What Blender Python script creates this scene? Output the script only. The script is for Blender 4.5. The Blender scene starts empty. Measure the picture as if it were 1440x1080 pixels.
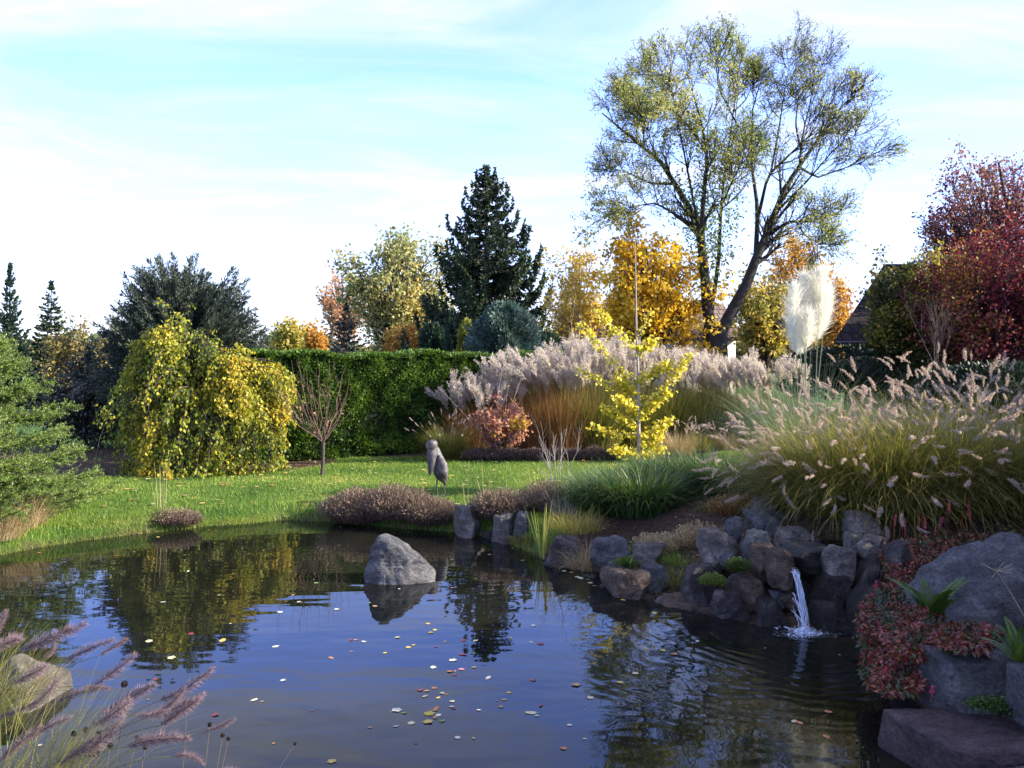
import bpy, bmesh, math
import numpy as np
from mathutils import Vector, Quaternion, noise as mn

# ------------------------------------------------------------------ camera, sky, sun, exposure
SC = bpy.context.scene
COL = SC.collection
F, HZ, CZ = 1247.0, 505.0, 1.9            # focal length in photo pixels, horizon row, eye height above the lawn
WZ = -0.30                                # pond level
SUN_AZ, SUN_EL = 94.0, 25.0               # clockwise from the view direction, elevation
cam_d = bpy.data.cameras.new('camera'); cam = bpy.data.objects.new('camera', cam_d); COL.objects.link(cam)
cam.location = (0, 0, CZ); cam.rotation_euler = (math.radians(90), 0, 0)
cam_d.sensor_width = 36; cam_d.lens = 36*F/1440; cam_d.shift_y = (HZ-540)/1440
cam_d.clip_start = 0.05; cam_d.clip_end = 3000
SC.camera = cam
SC.view_settings.view_transform = 'Standard'; SC.view_settings.look = 'None'
SC.view_settings.gamma = 1.0; SC.view_settings.exposure = 1.65
SC.cycles.max_bounces = 7; SC.cycles.diffuse_bounces = 3; SC.cycles.glossy_bounces = 3
SC.cycles.transmission_bounces = 4; SC.cycles.transparent_max_bounces = 8
SC.cycles.sample_clamp_indirect = 6.0

def N(nt, typ, **kw):
    n = nt.nodes.new(typ)
    for k, v in kw.items():
        if k.startswith('i_'):
            n.inputs[k[2:].replace('_', ' ')].default_value = v
        else: setattr(n, k, v)
    return n
def ramp(nt, stops, interp='LINEAR'):
    n = nt.nodes.new('ShaderNodeValToRGB'); cr = n.color_ramp; cr.interpolation = interp
    while len(cr.elements) < len(stops): cr.elements.new(0.5)
    for e, (p, c) in zip(cr.elements, stops):
        e.position = p; e.color = (c, c, c, 1) if isinstance(c, (int, float)) else (*c, 1)
    return n

w = bpy.data.worlds.new('World'); SC.world = w; w.use_nodes = True
nt = w.node_tree; nt.nodes.clear(); L = nt.links.new
out = N(nt, 'ShaderNodeOutputWorld'); bg = N(nt, 'ShaderNodeBackground'); L(bg.outputs[0], out.inputs[0])
sky = N(nt, 'ShaderNodeTexSky', sky_type='NISHITA', sun_disc=False, sun_elevation=math.radians(SUN_EL),
        sun_rotation=math.radians(SUN_AZ), altitude=50, air_density=1.0, dust_density=0.2, ozone_density=2.5)
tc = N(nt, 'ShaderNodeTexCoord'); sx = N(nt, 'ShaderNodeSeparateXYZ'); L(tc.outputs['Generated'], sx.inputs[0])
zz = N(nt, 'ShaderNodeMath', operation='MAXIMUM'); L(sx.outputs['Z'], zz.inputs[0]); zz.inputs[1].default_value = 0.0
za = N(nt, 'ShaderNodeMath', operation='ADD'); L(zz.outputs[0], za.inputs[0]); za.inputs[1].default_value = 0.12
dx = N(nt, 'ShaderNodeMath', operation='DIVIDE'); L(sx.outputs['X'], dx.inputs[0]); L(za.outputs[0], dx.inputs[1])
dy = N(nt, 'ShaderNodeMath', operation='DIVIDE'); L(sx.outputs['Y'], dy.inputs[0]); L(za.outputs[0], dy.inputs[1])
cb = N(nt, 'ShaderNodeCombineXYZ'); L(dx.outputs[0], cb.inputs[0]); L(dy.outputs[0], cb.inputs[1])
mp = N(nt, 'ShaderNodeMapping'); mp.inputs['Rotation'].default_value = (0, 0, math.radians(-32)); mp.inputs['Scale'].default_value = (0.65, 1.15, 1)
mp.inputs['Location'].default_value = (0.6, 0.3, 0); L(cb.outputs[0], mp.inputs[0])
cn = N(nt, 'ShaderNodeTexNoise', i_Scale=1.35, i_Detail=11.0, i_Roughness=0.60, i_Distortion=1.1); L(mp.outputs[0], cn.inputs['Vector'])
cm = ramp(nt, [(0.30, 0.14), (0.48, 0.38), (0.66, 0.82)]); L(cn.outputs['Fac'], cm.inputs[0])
hz = ramp(nt, [(0.0, 0.90), (0.06, 0.74), (0.14, 0.46), (0.26, 0.22), (0.38, 0.06), (0.50, 0.0), (0.68, 0.55), (1.0, 0.6)]); L(sx.outputs['Z'], hz.inputs[0])  # top stops: unseen overhead cloud veil, added to make the ambient light less blue
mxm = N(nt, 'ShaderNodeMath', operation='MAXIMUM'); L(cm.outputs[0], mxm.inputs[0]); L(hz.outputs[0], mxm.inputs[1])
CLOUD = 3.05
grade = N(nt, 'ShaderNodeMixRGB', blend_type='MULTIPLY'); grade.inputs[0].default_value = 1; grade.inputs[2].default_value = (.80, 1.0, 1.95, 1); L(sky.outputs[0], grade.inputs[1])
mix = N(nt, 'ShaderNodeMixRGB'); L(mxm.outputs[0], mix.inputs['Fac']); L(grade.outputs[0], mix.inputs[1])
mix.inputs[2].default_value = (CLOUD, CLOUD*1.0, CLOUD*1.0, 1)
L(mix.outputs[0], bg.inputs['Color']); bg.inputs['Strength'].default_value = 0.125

az, el = math.radians(SUN_AZ), math.radians(SUN_EL)
SUN = Vector((math.sin(az)*math.cos(el), math.cos(az)*math.cos(el), math.sin(el)))
sl = bpy.data.lights.new('sun', 'SUN'); sl.energy = 5.0; sl.angle = math.radians(0.5); sl.color = (1.0, 0.90, 0.74)
so = bpy.data.objects.new('sun', sl); COL.objects.link(so); so.rotation_euler = SUN.to_track_quat('Z', 'Y').to_euler(); so.location = (20, 0, 20)

# ------------------------------------------------------------------ helpers
R = np.random.default_rng(11)
def PX(px, d): return (px-720)/F*d
def PZ(py, d): return CZ-(py-HZ)/F*d
def at(px, py, d): return np.array([PX(px, d), d, PZ(py, d)])
def on_water(px, py):
    d = (CZ-WZ)*F/(py-HZ); return np.array([PX(px, d), d, WZ])
def nrm(v): return v/np.maximum(np.linalg.norm(v, axis=-1, keepdims=True), 1e-9)
def rand_unit(n): return nrm(R.normal(size=(n, 3)))
def sstep(a, b, x):
    t = np.clip((x-a)/(b-a), 0, 1); return t*t*(3-2*t)

def props(o, label=None, cat=None, group=None, kind=None):
    if label: o['label'] = label
    if cat: o['category'] = cat
    if group: o['group'] = group
    if kind: o['kind'] = kind
    return o
def thing(name, label, cat, loc=(0, 0, 0), group=None):
    o = bpy.data.objects.new(name, None); COL.objects.link(o); o.location = tuple(float(c) for c in loc); o.empty_display_size = 0.1
    return props(o, label, cat, group)

class MB:
    """collects vertices, faces and one value per vertex, then links them as one mesh object"""
    def __init__(s): s.v = []; s.a = []; s.q = []; s.t = []; s.n = 0
    def add(s, V, Fc, a=0.5):
        V = np.asarray(V, float).reshape(-1, 3); Fc = np.asarray(Fc, np.int64)
        if len(V) == 0 or len(Fc) == 0: return
        s.v.append(V); s.a.append(np.broadcast_to(np.asarray(a, float), (len(V),)).copy())
        (s.q if Fc.shape[1] == 4 else s.t).append(Fc+s.n); s.n += len(V)
    def mesh(s, name, mat, off=(0, 0, 0), smooth=False):
        V = np.concatenate(s.v)-np.asarray(off, float); A = np.concatenate(s.a)
        q = np.concatenate(s.q) if s.q else np.zeros((0, 4), np.int64); t = np.concatenate(s.t) if s.t else np.zeros((0, 3), np.int64)
        me = bpy.data.meshes.new(name); me.vertices.add(len(V)); me.vertices.foreach_set('co', V.astype(np.float32).ravel())
        li = np.concatenate([q.ravel(), t.ravel()]).astype(np.int32); me.loops.add(len(li)); me.loops.foreach_set('vertex_index', li)
        me.polygons.add(len(q)+len(t))
        st = np.concatenate([np.arange(len(q))*4, len(q)*4+np.arange(len(t))*3]).astype(np.int32); me.polygons.foreach_set('loop_start', st)
        if smooth: me.polygons.foreach_set('use_smooth', np.ones(len(st), bool))
        at_ = me.attributes.new('v', 'FLOAT', 'POINT'); at_.data.foreach_set('value', A.astype(np.float32))
        me.materials.append(mat); me.update(calc_edges=True); return me
    def build(s, name, mat, parent=None, origin=None, smooth=False):
        off = np.array(parent.location) if parent is not None else (np.zeros(3) if origin is None else np.asarray(origin, float))
        o = bpy.data.objects.new(name, s.mesh(name, mat, off, smooth)); COL.objects.link(o)
        if parent is not None: o.parent = parent
        elif origin is not None: o.location = tuple(float(c) for c in origin)
        return o

def kites(mb, P, D, Lf, W, a, Nn=None, fold=0.18, mid=0.5):
    """one leaf per row: four corners, bent along the midrib"""
    n = len(P); Lf = np.broadcast_to(Lf, (n,))[:, None]; W = np.broadcast_to(W, (n,))[:, None]
    if Nn is None: Nn = rand_unit(n)
    S = nrm(np.cross(D, Nn)); U = np.cross(S, D)
    V = np.stack([P, P+D*Lf*mid+S*W*.5+U*W*fold, P+D*Lf, P+D*Lf*mid-S*W*.5+U*W*fold], 1)
    i = np.arange(n)[:, None]*4
    mb.add(V.reshape(-1, 3), i+np.array([[0, 1, 2, 3]]), np.repeat(np.broadcast_to(a, (n,)), 4))

def blades(mb, P, azm, Lf, lean, bend, W, a, k=5, pw=1.3, tip=.1, va=0.0):
    """arching ribbons; returns tips, tip directions"""
    n = len(P); h = np.stack([np.cos(azm), np.sin(azm), np.zeros(n)], 1); side = np.stack([-np.sin(azm), np.cos(azm), np.zeros(n)], 1)
    tw = R.uniform(-1, 1, n)[:, None]; side = nrm(side+h*tw*.8)
    Lf = np.broadcast_to(Lf, (n,)); W = np.broadcast_to(W, (n,))
    p = P.copy(); rows = []; A = []
    for j in range(k+1):
        t = j/k; ww = W*(1-(1-tip)*t**1.6)*(0.55+0.45*min(1, t*4))
        rows.append(np.stack([p-side*ww[:, None]*.5, p+side*ww[:, None]*.5], 1)); A.append(np.clip(a+va*(t-.5), 0, 1))
        th = lean+bend*((t+.5/k)**pw); d = h*np.sin(th)[:, None]+np.array([0, 0, 1.])*np.cos(th)[:, None]
        if j < k: p = p+d*(Lf/k)[:, None]
    V = np.stack(rows, 1)                                  # n, k+1, 2, 3
    m = 2*(k+1); f = np.array([[2*j, 2*j+1, 2*j+3, 2*j+2] for j in range(k)])
    fc = (np.arange(n)[:, None, None]*m+f[None]).reshape(-1, 4)
    AA = np.repeat(np.stack([np.broadcast_to(x, (n,)) for x in A], 1)[:, :, None], 2, 2)
    mb.add(V.reshape(-1, 3), fc, AA.ravel()); return p, d

def tubes(mb, P, Rd, sides=5, a=0.5):
    """P n,k,3  Rd n,k"""
    n, k, _ = P.shape; T = np.empty_like(P); T[:, 1:-1] = P[:, 2:]-P[:, :-2]; T[:, 0] = P[:, 1]-P[:, 0]; T[:, -1] = P[:, -1]-P[:, -2]; T = nrm(T)
    m = nrm(P[:, -1]-P[:, 0]); ref = np.where(np.abs(m[:, 2:3]) < .8, np.array([[0, 0, 1.]]), np.array([[1., 0.1, 0]]))
    U = nrm(np.cross(T, ref[:, None, :])); Vv = np.cross(T, U)
    ph = np.arange(sides)*2*math.pi/sides
    V = P[:, :, None, :]+Rd[:, :, None, None]*(U[:, :, None, :]*np.cos(ph)[None, None, :, None]+Vv[:, :, None, :]*np.sin(ph)[None, None, :, None])
    f = np.array([[j*sides+s, j*sides+(s+1) % sides, (j+1)*sides+(s+1) % sides, (j+1)*sides+s] for j in range(k-1) for s in range(sides)])
    fc = (np.arange(n)[:, None, None]*(k*sides)+f[None]).reshape(-1, 4)
    mb.add(V.reshape(-1, 3), fc, np.repeat(np.broadcast_to(a, (n,)), k*sides))

def sample(P, idx, t):
    k = P.shape[1]; f = t*(k-1); i = np.minimum(f.astype(int), k-2); fr = (f-i)[:, None]
    A, B = P[idx, i], P[idx, i+1]; return A*(1-fr)+B*fr, nrm(B-A)
def spawn(P, Rd, per, t0, t1, ln, ang, k=4, up=.2, jit=.3, rr=.6, taper=.3, fall=.4):
    n = len(P); idx = np.repeat(np.arange(n), per); m = len(idx); t = R.uniform(t0, t1, m)
    b, tn = sample(P, idx, t); kk = Rd.shape[1]; rad = Rd[idx, np.minimum((t*(kk-1)).astype(int), kk-1)]
    q = nrm(np.cross(tn, rand_unit(m))); an = R.uniform(ang*.65, ang*1.3, m)[:, None]; d = tn*np.cos(an)+q*np.sin(an)
    ln = np.broadcast_to(ln, (n,))[idx]*(1-fall*t)*R.uniform(.7, 1.25, m); pts = [b]; p = b
    for j in range(k-1):
        d = nrm(d+np.array([0, 0, up])/(k-1)+R.normal(size=(m, 3))*jit/(k-1)); p = p+d*(ln/(k-1))[:, None]; pts.append(p)
    return np.stack(pts, 1), (rad*rr)[:, None]*np.linspace(1, taper, k)[None]
def poly(points, k=8):
    """resample a hand-set limb"""
    p = np.asarray(points, float); s = np.concatenate([[0], np.cumsum(np.linalg.norm(np.diff(p, axis=0), axis=1))]); t = np.linspace(0, s[-1], k)
    return np.stack([np.interp(t, s, p[:, c]) for c in range(3)], 1)
def disk(n, r, c): 
    a = R.uniform(0, 2*math.pi, n); q = r*np.sqrt(R.uniform(0, 1, n)); return np.stack([c[0]+q*np.cos(a), c[1]+q*np.sin(a), np.full(n, c[2])], 1), a, q/max(r, 1e-6)

# ------------------------------------------------------------------ materials
def base_mat(name):
    m = bpy.data.materials.new(name); m.use_nodes = True; nt = m.node_tree; nt.nodes.clear()
    o = N(nt, 'ShaderNodeOutputMaterial'); return m, nt, o
def leaf_mat(name, cols, trans=.3, rough=.55, spec=.35, boost=1.25):
    m, nt, o = base_mat(name); L = nt.links.new
    at_ = N(nt, 'ShaderNodeAttribute', attribute_name='v'); n = len(cols)
    r = ramp(nt, [(i/max(1, n-1), c) for i, c in enumerate(cols)]); L(at_.outputs['Fac'], r.inputs[0])
    p = N(nt, 'ShaderNodeBsdfPrincipled', i_Roughness=rough); p.inputs['Specular IOR Level'].default_value = spec; L(r.outputs[0], p.inputs['Base Color'])
    if trans > 0:
        t = N(nt, 'ShaderNodeBsdfTranslucent'); g = N(nt, 'ShaderNodeMixRGB', blend_type='MULTIPLY'); g.inputs[0].default_value = 1; g.inputs[2].default_value = (boost, boost, boost*.7, 1)
        L(r.outputs[0], g.inputs[1]); L(g.outputs[0], t.inputs[0])
        mx = N(nt, 'ShaderNodeMixShader'); mx.inputs[0].default_value = trans; L(p.outputs[0], mx.inputs[1]); L(t.outputs[0], mx.inputs[2]); L(mx.outputs[0], o.inputs[0])
    else: L(p.outputs[0], o.inputs[0])
    return m
def rough_mat(name, cols, scale=6., rough=.85, bump=.4, bscale=None, detail=8, spec=.3, dist=.02, stretch=None):
    m, nt, o = base_mat(name); L = nt.links.new
    tc = N(nt, 'ShaderNodeTexCoord'); src = tc.outputs['Object']
    if stretch:
        mpn = N(nt, 'ShaderNodeMapping'); mpn.inputs['Scale'].default_value = stretch; L(src, mpn.inputs[0]); src = mpn.outputs[0]
    n1 = N(nt, 'ShaderNodeTexNoise', i_Scale=scale, i_Detail=float(detail), i_Roughness=.65); L(src, n1.inputs['Vector'])
    k = len(cols); r = ramp(nt, [(.28+.44*i/max(1, k-1), c) for i, c in enumerate(cols)]); L(n1.outputs['Fac'], r.inputs[0])
    p = N(nt, 'ShaderNodeBsdfPrincipled', i_Roughness=rough); p.inputs['Specular IOR Level'].default_value = spec; L(r.outputs[0], p.inputs['Base Color'])
    n2 = N(nt, 'ShaderNodeTexNoise', i_Scale=bscale or scale*4, i_Detail=10.0, i_Roughness=.7); L(src, n2.inputs['Vector'])
    b = N(nt, 'ShaderNodeBump', i_Strength=bump, i_Distance=dist); L(n2.outputs['Fac'], b.inputs['Height']); L(b.outputs[0], p.inputs['Normal']); L(p.outputs[0], o.inputs[0])
    return m
def stone_mat(name, cols, wet=False, lichen=.35, stretch=(1, 1, 1.6)):
    m, nt, o = base_mat(name); L = nt.links.new; tc = N(nt, 'ShaderNodeTexCoord'); mp_ = N(nt, 'ShaderNodeMapping'); mp_.inputs['Scale'].default_value = stretch; mp_.inputs['Rotation'].default_value = (.5, .3, .4); L(tc.outputs['Object'], mp_.inputs[0]); src = mp_.outputs[0]
    n1 = N(nt, 'ShaderNodeTexNoise', i_Scale=4.0, i_Detail=9.0, i_Roughness=.65, i_Distortion=.6); L(src, n1.inputs['Vector']); r = ramp(nt, [(.30, cols[0]), (.5, cols[1]), (.70, cols[2])]); L(n1.outputs['Fac'], r.inputs[0])
    n2 = N(nt, 'ShaderNodeTexNoise', i_Scale=38.0, i_Detail=8.0, i_Roughness=.75); L(src, n2.inputs['Vector']); r2 = ramp(nt, [(.30, .45), (.5, 1.0), (.72, 1.7)]); L(n2.outputs['Fac'], r2.inputs[0])
    mu = N(nt, 'ShaderNodeMixRGB', blend_type='MULTIPLY'); mu.inputs[0].default_value = 1; L(r.outputs[0], mu.inputs[1]); L(r2.outputs[0], mu.inputs[2])
    n3 = N(nt, 'ShaderNodeTexNoise', i_Scale=7.5, i_Detail=12.0, i_Roughness=.8); L(tc.outputs['Object'], n3.inputs['Vector']); r3 = ramp(nt, [(.60, 0.0), (.68, lichen)]); L(n3.outputs['Fac'], r3.inputs[0])
    mx = N(nt, 'ShaderNodeMixRGB'); L(r3.outputs[0], mx.inputs[0]); L(mu.outputs[0], mx.inputs[1]); mx.inputs[2].default_value = (.17, .165, .13, 1)
    p = N(nt, 'ShaderNodeBsdfPrincipled', i_Roughness=.45 if wet else .9); p.inputs['Specular IOR Level'].default_value = .5 if wet else .2; L(mx.outputs[0], p.inputs['Base Color'])
    vo = N(nt, 'ShaderNodeTexVoronoi', feature='DISTANCE_TO_EDGE', i_Scale=6.0); wv = N(nt, 'ShaderNodeMixRGB', blend_type='LINEAR_LIGHT'); wv.inputs[0].default_value = .12; L(src, wv.inputs[1]); L(n1.outputs['Color'], wv.inputs[2]); L(wv.outputs[0], vo.inputs['Vector']); rv = ramp(nt, [(0.0, 0.0), (.045, 1.0)]); L(vo.outputs['Distance'], rv.inputs[0])
    h1 = N(nt, 'ShaderNodeMath', operation='MULTIPLY_ADD'); L(rv.outputs[0], h1.inputs[0]); h1.inputs[1].default_value = .22; L(n2.outputs['Fac'], h1.inputs[2])
    h2 = N(nt, 'ShaderNodeMath', operation='MULTIPLY_ADD'); L(n1.outputs['Fac'], h2.inputs[0]); h2.inputs[1].default_value = 1.6; L(h1.outputs[0], h2.inputs[2])
    b = N(nt, 'ShaderNodeBump', i_Strength=1.0, i_Distance=.034); L(h2.outputs[0], b.inputs['Height']); L(b.outputs[0], p.inputs['Normal']); L(p.outputs[0], o.inputs[0]); return m
M = {}
M['bark'] = rough_mat('bark', [(.035, .028, .022), (.09, .075, .06)], 9, .9, .8, 25, stretch=(1, 1, .25))
M['bark_dark'] = rough_mat('bark_dark', [(.018, .016, .014), (.05, .043, .036)], 6, .9, .8, 20, stretch=(1, 1, .3))
M['bark_pale'] = rough_mat('bark_pale', [(.20, .17, .14), (.40, .35, .29)], 14, .8, .4, 40, stretch=(1, 1, .4))
M['bark_red'] = rough_mat('bark_red', [(.07, .04, .03), (.19, .12, .095)], 20, .8, .3, 50)
M['spruce'] = leaf_mat('spruce_needles', [(.010, .022, .011), (.026, .048, .022), (.070, .098, .042)], .15)
M['cedar'] = leaf_mat('blue_conifer_needles', [(.007, .014, .011), (.020, .036, .027), (.060, .085, .062), (.13, .14, .09)], .15)
M['fir'] = leaf_mat('fir_needles', [(.03, .065, .010), (.13, .21, .03), (.32, .40, .10)], .3, .45, .5)
M['bluespruce'] = leaf_mat('blue_spruce_needles', [(.012, .020, .026), (.035, .050, .060)], .1)
M['juniper'] = leaf_mat('blue_juniper_sprays', [(.025, .05, .045), (.06, .11, .095), (.13, .19, .16)], .15)
M['thuja'] = leaf_mat('column_conifer_sprays', [(.014, .034, .022), (.035, .07, .04)], .15)
M['goldthuja'] = leaf_mat('golden_conifer_sprays', [(.13, .15, .02), (.30, .30, .04)], .25)
M['hedge'] = leaf_mat('hedge_sprays', [(.014, .034, .004), (.045, .095, .010), (.12, .20, .022)], .25)
M['weep'] = leaf_mat('weeping_yellow_leaves', [(.06, .11, .015), (.17, .21, .02), (.34, .33, .025), (.48, .38, .03), (.42, .24, .03)], .38)
M['gold'] = leaf_mat('golden_leaves', [(.34, .19, .015), (.62, .38, .02), (.78, .52, .04), (.82, .60, .08)], .45)
M['palegold'] = leaf_mat('pale_gold_leaves', [(.36, .25, .05), (.60, .43, .07), (.70, .56, .15)], .42)
M['yellowgreen'] = leaf_mat('yellow_green_leaves', [(.10, .12, .03), (.26, .24, .05), (.50, .40, .07), (.45, .27, .06)], .4)
M['ash'] = leaf_mat('ash_leaves', [(.075, .115, .03), (.19, .23, .06), (.36, .38, .11), (.46, .42, .14)], .48)
M['palegreen'] = leaf_mat('pale_autumn_leaves', [(.13, .16, .06), (.27, .29, .10), (.45, .42, .17), (.52, .38, .14)], .42)
M['peach'] = leaf_mat('peach_leaves', [(.30, .17, .10), (.45, .26, .14), (.50, .30, .20)], .4)
M['orange'] = leaf_mat('orange_leaves', [(.32, .15, .03), (.52, .28, .05), (.58, .36, .10)], .4)
M['red'] = leaf_mat('dark_red_leaves', [(.035, .005, .012), (.090, .009, .022), (.16, .018, .032), (.24, .06, .03), (.36, .22, .04)], .35)
M['pinkred'] = leaf_mat('thin_pink_leaves', [(.12, .03, .05), (.21, .06, .08), (.30, .14, .13), (.34, .24, .12)], .35)
M['bushgreen'] = leaf_mat('olive_bush_leaves', [(.022, .035, .010), (.06, .075, .015), (.16, .15, .02), (.30, .22, .03)], .3)
M['graybush'] = leaf_mat('grey_bush_leaves', [(.020, .030, .022), (.055, .065, .052), (.14, .14, .12)], .15)
M['tanbush'] = leaf_mat('tan_bush_leaves', [(.07, .08, .025), (.20, .17, .05), (.33, .23, .08)], .3)
M['darkbush'] = leaf_mat('dark_evergreen_leaves', [(.007, .014, .008), (.018, .032, .016), (.035, .052, .025)], .1)
M['farwood'] = leaf_mat('far_wood_leaves', [(.05, .08, .05), (.10, .13, .06), (.26, .22, .08), (.34, .24, .09)], .3)
M['ginkgo'] = leaf_mat('ginkgo_leaves', [(.24, .28, .03), (.52, .47, .04), (.72, .60, .06), (.80, .66, .14)], .42)
M['copper'] = leaf_mat('copper_pink_leaves', [(.22, .07, .05), (.40, .16, .12), (.50, .27, .20), (.55, .30, .05), (.65, .42, .03)], .32)
M['pennblade'] = leaf_mat('fountain_grass_blades', [(.03, .045, .010), (.11, .13, .024), (.27, .25, .055), (.46, .34, .11)], .36)
M['pennplume'] = leaf_mat('fountain_grass_plumes', [(.26, .185, .17), (.48, .37, .34), (.72, .61, .56)], .45, .8, .1)
M['plumedark'] = leaf_mat('purple_grass_plumes', [(.15, .105, .125), (.26, .18, .20), (.42, .31, .31)], .4, .8, .1)
M['pampas'] = leaf_mat('pampas_plumes', [(.74, .71, .66), (.86, .84, .81), (.90, .89, .88)], .40, .8, .1, 1.05)
M['pampasblade'] = leaf_mat('pampas_blades', [(.05, .085, .04), (.12, .17, .09), (.22, .26, .16)], .25)
M['miscplume'] = leaf_mat('silver_grass_plumes', [(.38, .31, .29), (.62, .54, .51), (.82, .76, .72)], .45, .8, .1, 1.1)
M['miscgreen'] = leaf_mat('silver_grass_blades', [(.04, .065, .012), (.10, .13, .022), (.20, .19, .04), (.36, .23, .07)], .3)
M['miscorange'] = leaf_mat('rust_grass_blades', [(.09, .045, .02), (.26, .13, .045), (.42, .27, .12)], .32)
M['straw'] = leaf_mat('straw_blades', [(.20, .13, .06), (.38, .28, .15), (.50, .40, .24)], .3)
M['heather'] = leaf_mat('dry_heather_twigs', [(.030, .018, .016), (.085, .052, .042), (.18, .125, .10), (.26, .20, .15)], .15, .8, .15)
M['lavender'] = leaf_mat('dry_lavender_twigs', [(.040, .026, .020), (.10, .068, .052), (.20, .145, .115), (.32, .24, .15)], .2, .8, .15)
M['daylily'] = leaf_mat('daylily_blades', [(.010, .040, .014), (.030, .085, .022), (.085, .15, .032), (.24, .24, .05)], .28, .4, .5)
M['lawn'] = leaf_mat('lawn_blades', [(.055, .105, .012), (.13, .22, .022), (.23, .32, .04), (.40, .38, .11)], .38)
M['iris'] = leaf_mat('iris_blades', [(.09, .14, .02), (.28, .30, .05), (.42, .38, .10)], .3)
M['fern'] = leaf_mat('fern_fronds', [(.020, .055, .008), (.06, .115, .014), (.12, .18, .03)], .25)
M['knot'] = leaf_mat('knotweed_leaves', [(.012, .040, .014), (.030, .065, .014), (.07, .045, .012), (.11, .014, .012), (.16, .018, .018), (.24, .075, .015), (.26, .09, .07)], .25, .4, .5)
M['spike'] = leaf_mat('pink_flower_spike', [(.42, .05, .09), (.62, .13, .18)], .2)
M['spikeold'] = leaf_mat('rusty_flower_spike', [(.28, .06, .02), (.38, .12, .05)], .2)
M['moss'] = leaf_mat('moss_tufts', [(.02, .045, .012), (.07, .11, .02), (.16, .20, .03)], .2)
M['seed'] = rough_mat('dry_seed_head', [(.012, .008, .007), (.03, .02, .016)], 80, .9, .5)
M['stem'] = leaf_mat('dry_stems', [(.07, .055, .035), (.20, .16, .10), (.32, .26, .16)], .1)
M['stone_blue'] = stone_mat('blue_grey_stone', [(0.046, 0.046, 0.052), (0.095, 0.095, 0.098), (0.192, 0.184, 0.184)])
M['stone_gray'] = stone_mat('grey_stone', [(0.061, 0.052, 0.046), (0.134, 0.119, 0.104), (0.288, 0.26, 0.217)])
M['stone_dark'] = stone_mat('dark_stone', [(0.024, 0.022, 0.02), (0.058, 0.05, 0.048), (0.126, 0.114, 0.106)], lichen=.2)
M['stone_brown'] = stone_mat('brown_stone', [(0.047, 0.031, 0.023), (0.108, 0.078, 0.056), (0.198, 0.154, 0.114)])
M['stone_wet'] = stone_mat('wet_stone', [(.006, .006, .005), (.016, .014, .011), (.030, .026, .020)], wet=True, lichen=.0)
M['stone_purple'] = stone_mat('purple_brown_stone', [(0.048, 0.032, 0.031), (0.086, 0.062, 0.06), (0.132, 0.098, 0.094)], lichen=.1)
M['stone_pale'] = stone_mat('pale_stone', [(0.104, 0.098, 0.085), (0.195, 0.182, 0.156), (0.338, 0.319, 0.275)])
M['bronze'] = rough_mat('weathered_metal', [(.018, .017, .018), (.065, .060, .060), (.26, .24, .22)], 9, .6, .5, 40, spec=.4)
M['wall'] = rough_mat('cream_plaster', [(.62, .58, .50), (.72, .69, .62)], 2, .9, .2, 30)
M['chimney_m'] = rough_mat('chimney_render', [(.45, .44, .42), (.55, .54, .52)], 3, .9, .2, 30)
M['glassm'] = rough_mat('skylight_glass', [(.25, .30, .38), (.30, .36, .45)], 1, .08, .0, spec=.8)
M['frame'] = rough_mat('dark_frame', [(.03, .03, .03), (.05, .05, .05)], 4, .6, .1)
M['wire'] = rough_mat('green_wire', [(.02, .07, .05), (.03, .09, .07)], 9, .5, .1)
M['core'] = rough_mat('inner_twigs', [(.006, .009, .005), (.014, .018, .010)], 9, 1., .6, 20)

def roof_mat(name, c0, c1):
    m, nt, o = base_mat(name); L = nt.links.new
    tc = N(nt, 'ShaderNodeTexCoord'); b = N(nt, 'ShaderNodeTexBrick', i_Scale=1.0); b.inputs['Brick Width'].default_value = .30; b.inputs['Row Height'].default_value = .34; b.inputs['Mortar Size'].default_value = .025
    b.inputs['Color1'].default_value = (*c0, 1); b.inputs['Color2'].default_value = (*c1, 1); b.inputs['Mortar'].default_value = (c0[0]*.3, c0[1]*.3, c0[2]*.3, 1)
    sp = N(nt, 'ShaderNodeSeparateXYZ'); cbn = N(nt, 'ShaderNodeCombineXYZ'); L(tc.outputs['Object'], sp.inputs[0]); L(sp.outputs[0], cbn.inputs[0])
    ml = N(nt, 'ShaderNodeMath', operation='MULTIPLY'); ml.inputs[1].default_value = 1.25; L(sp.outputs[2], ml.inputs[0]); L(ml.outputs[0], cbn.inputs[1]); L(cbn.outputs[0], b.inputs['Vector'])
    p = N(nt, 'ShaderNodeBsdfPrincipled', i_Roughness=.9); p.inputs['Specular IOR Level'].default_value = .15; L(b.outputs['Color'], p.inputs['Base Color'])
    bp = N(nt, 'ShaderNodeBump', i_Strength=.6, i_Distance=.03, invert=True); L(b.outputs['Fac'], bp.inputs['Height']); L(bp.outputs[0], p.inputs['Normal']); L(p.outputs[0], o.inputs[0]); return m
M['roof_dark'] = roof_mat('dark_roof_tiles', (.014, .011, .012), (.022, .017, .018))
M['roof_brown'] = roof_mat('brown_roof_tiles', (.085, .062, .052), (.12, .09, .075))

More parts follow.
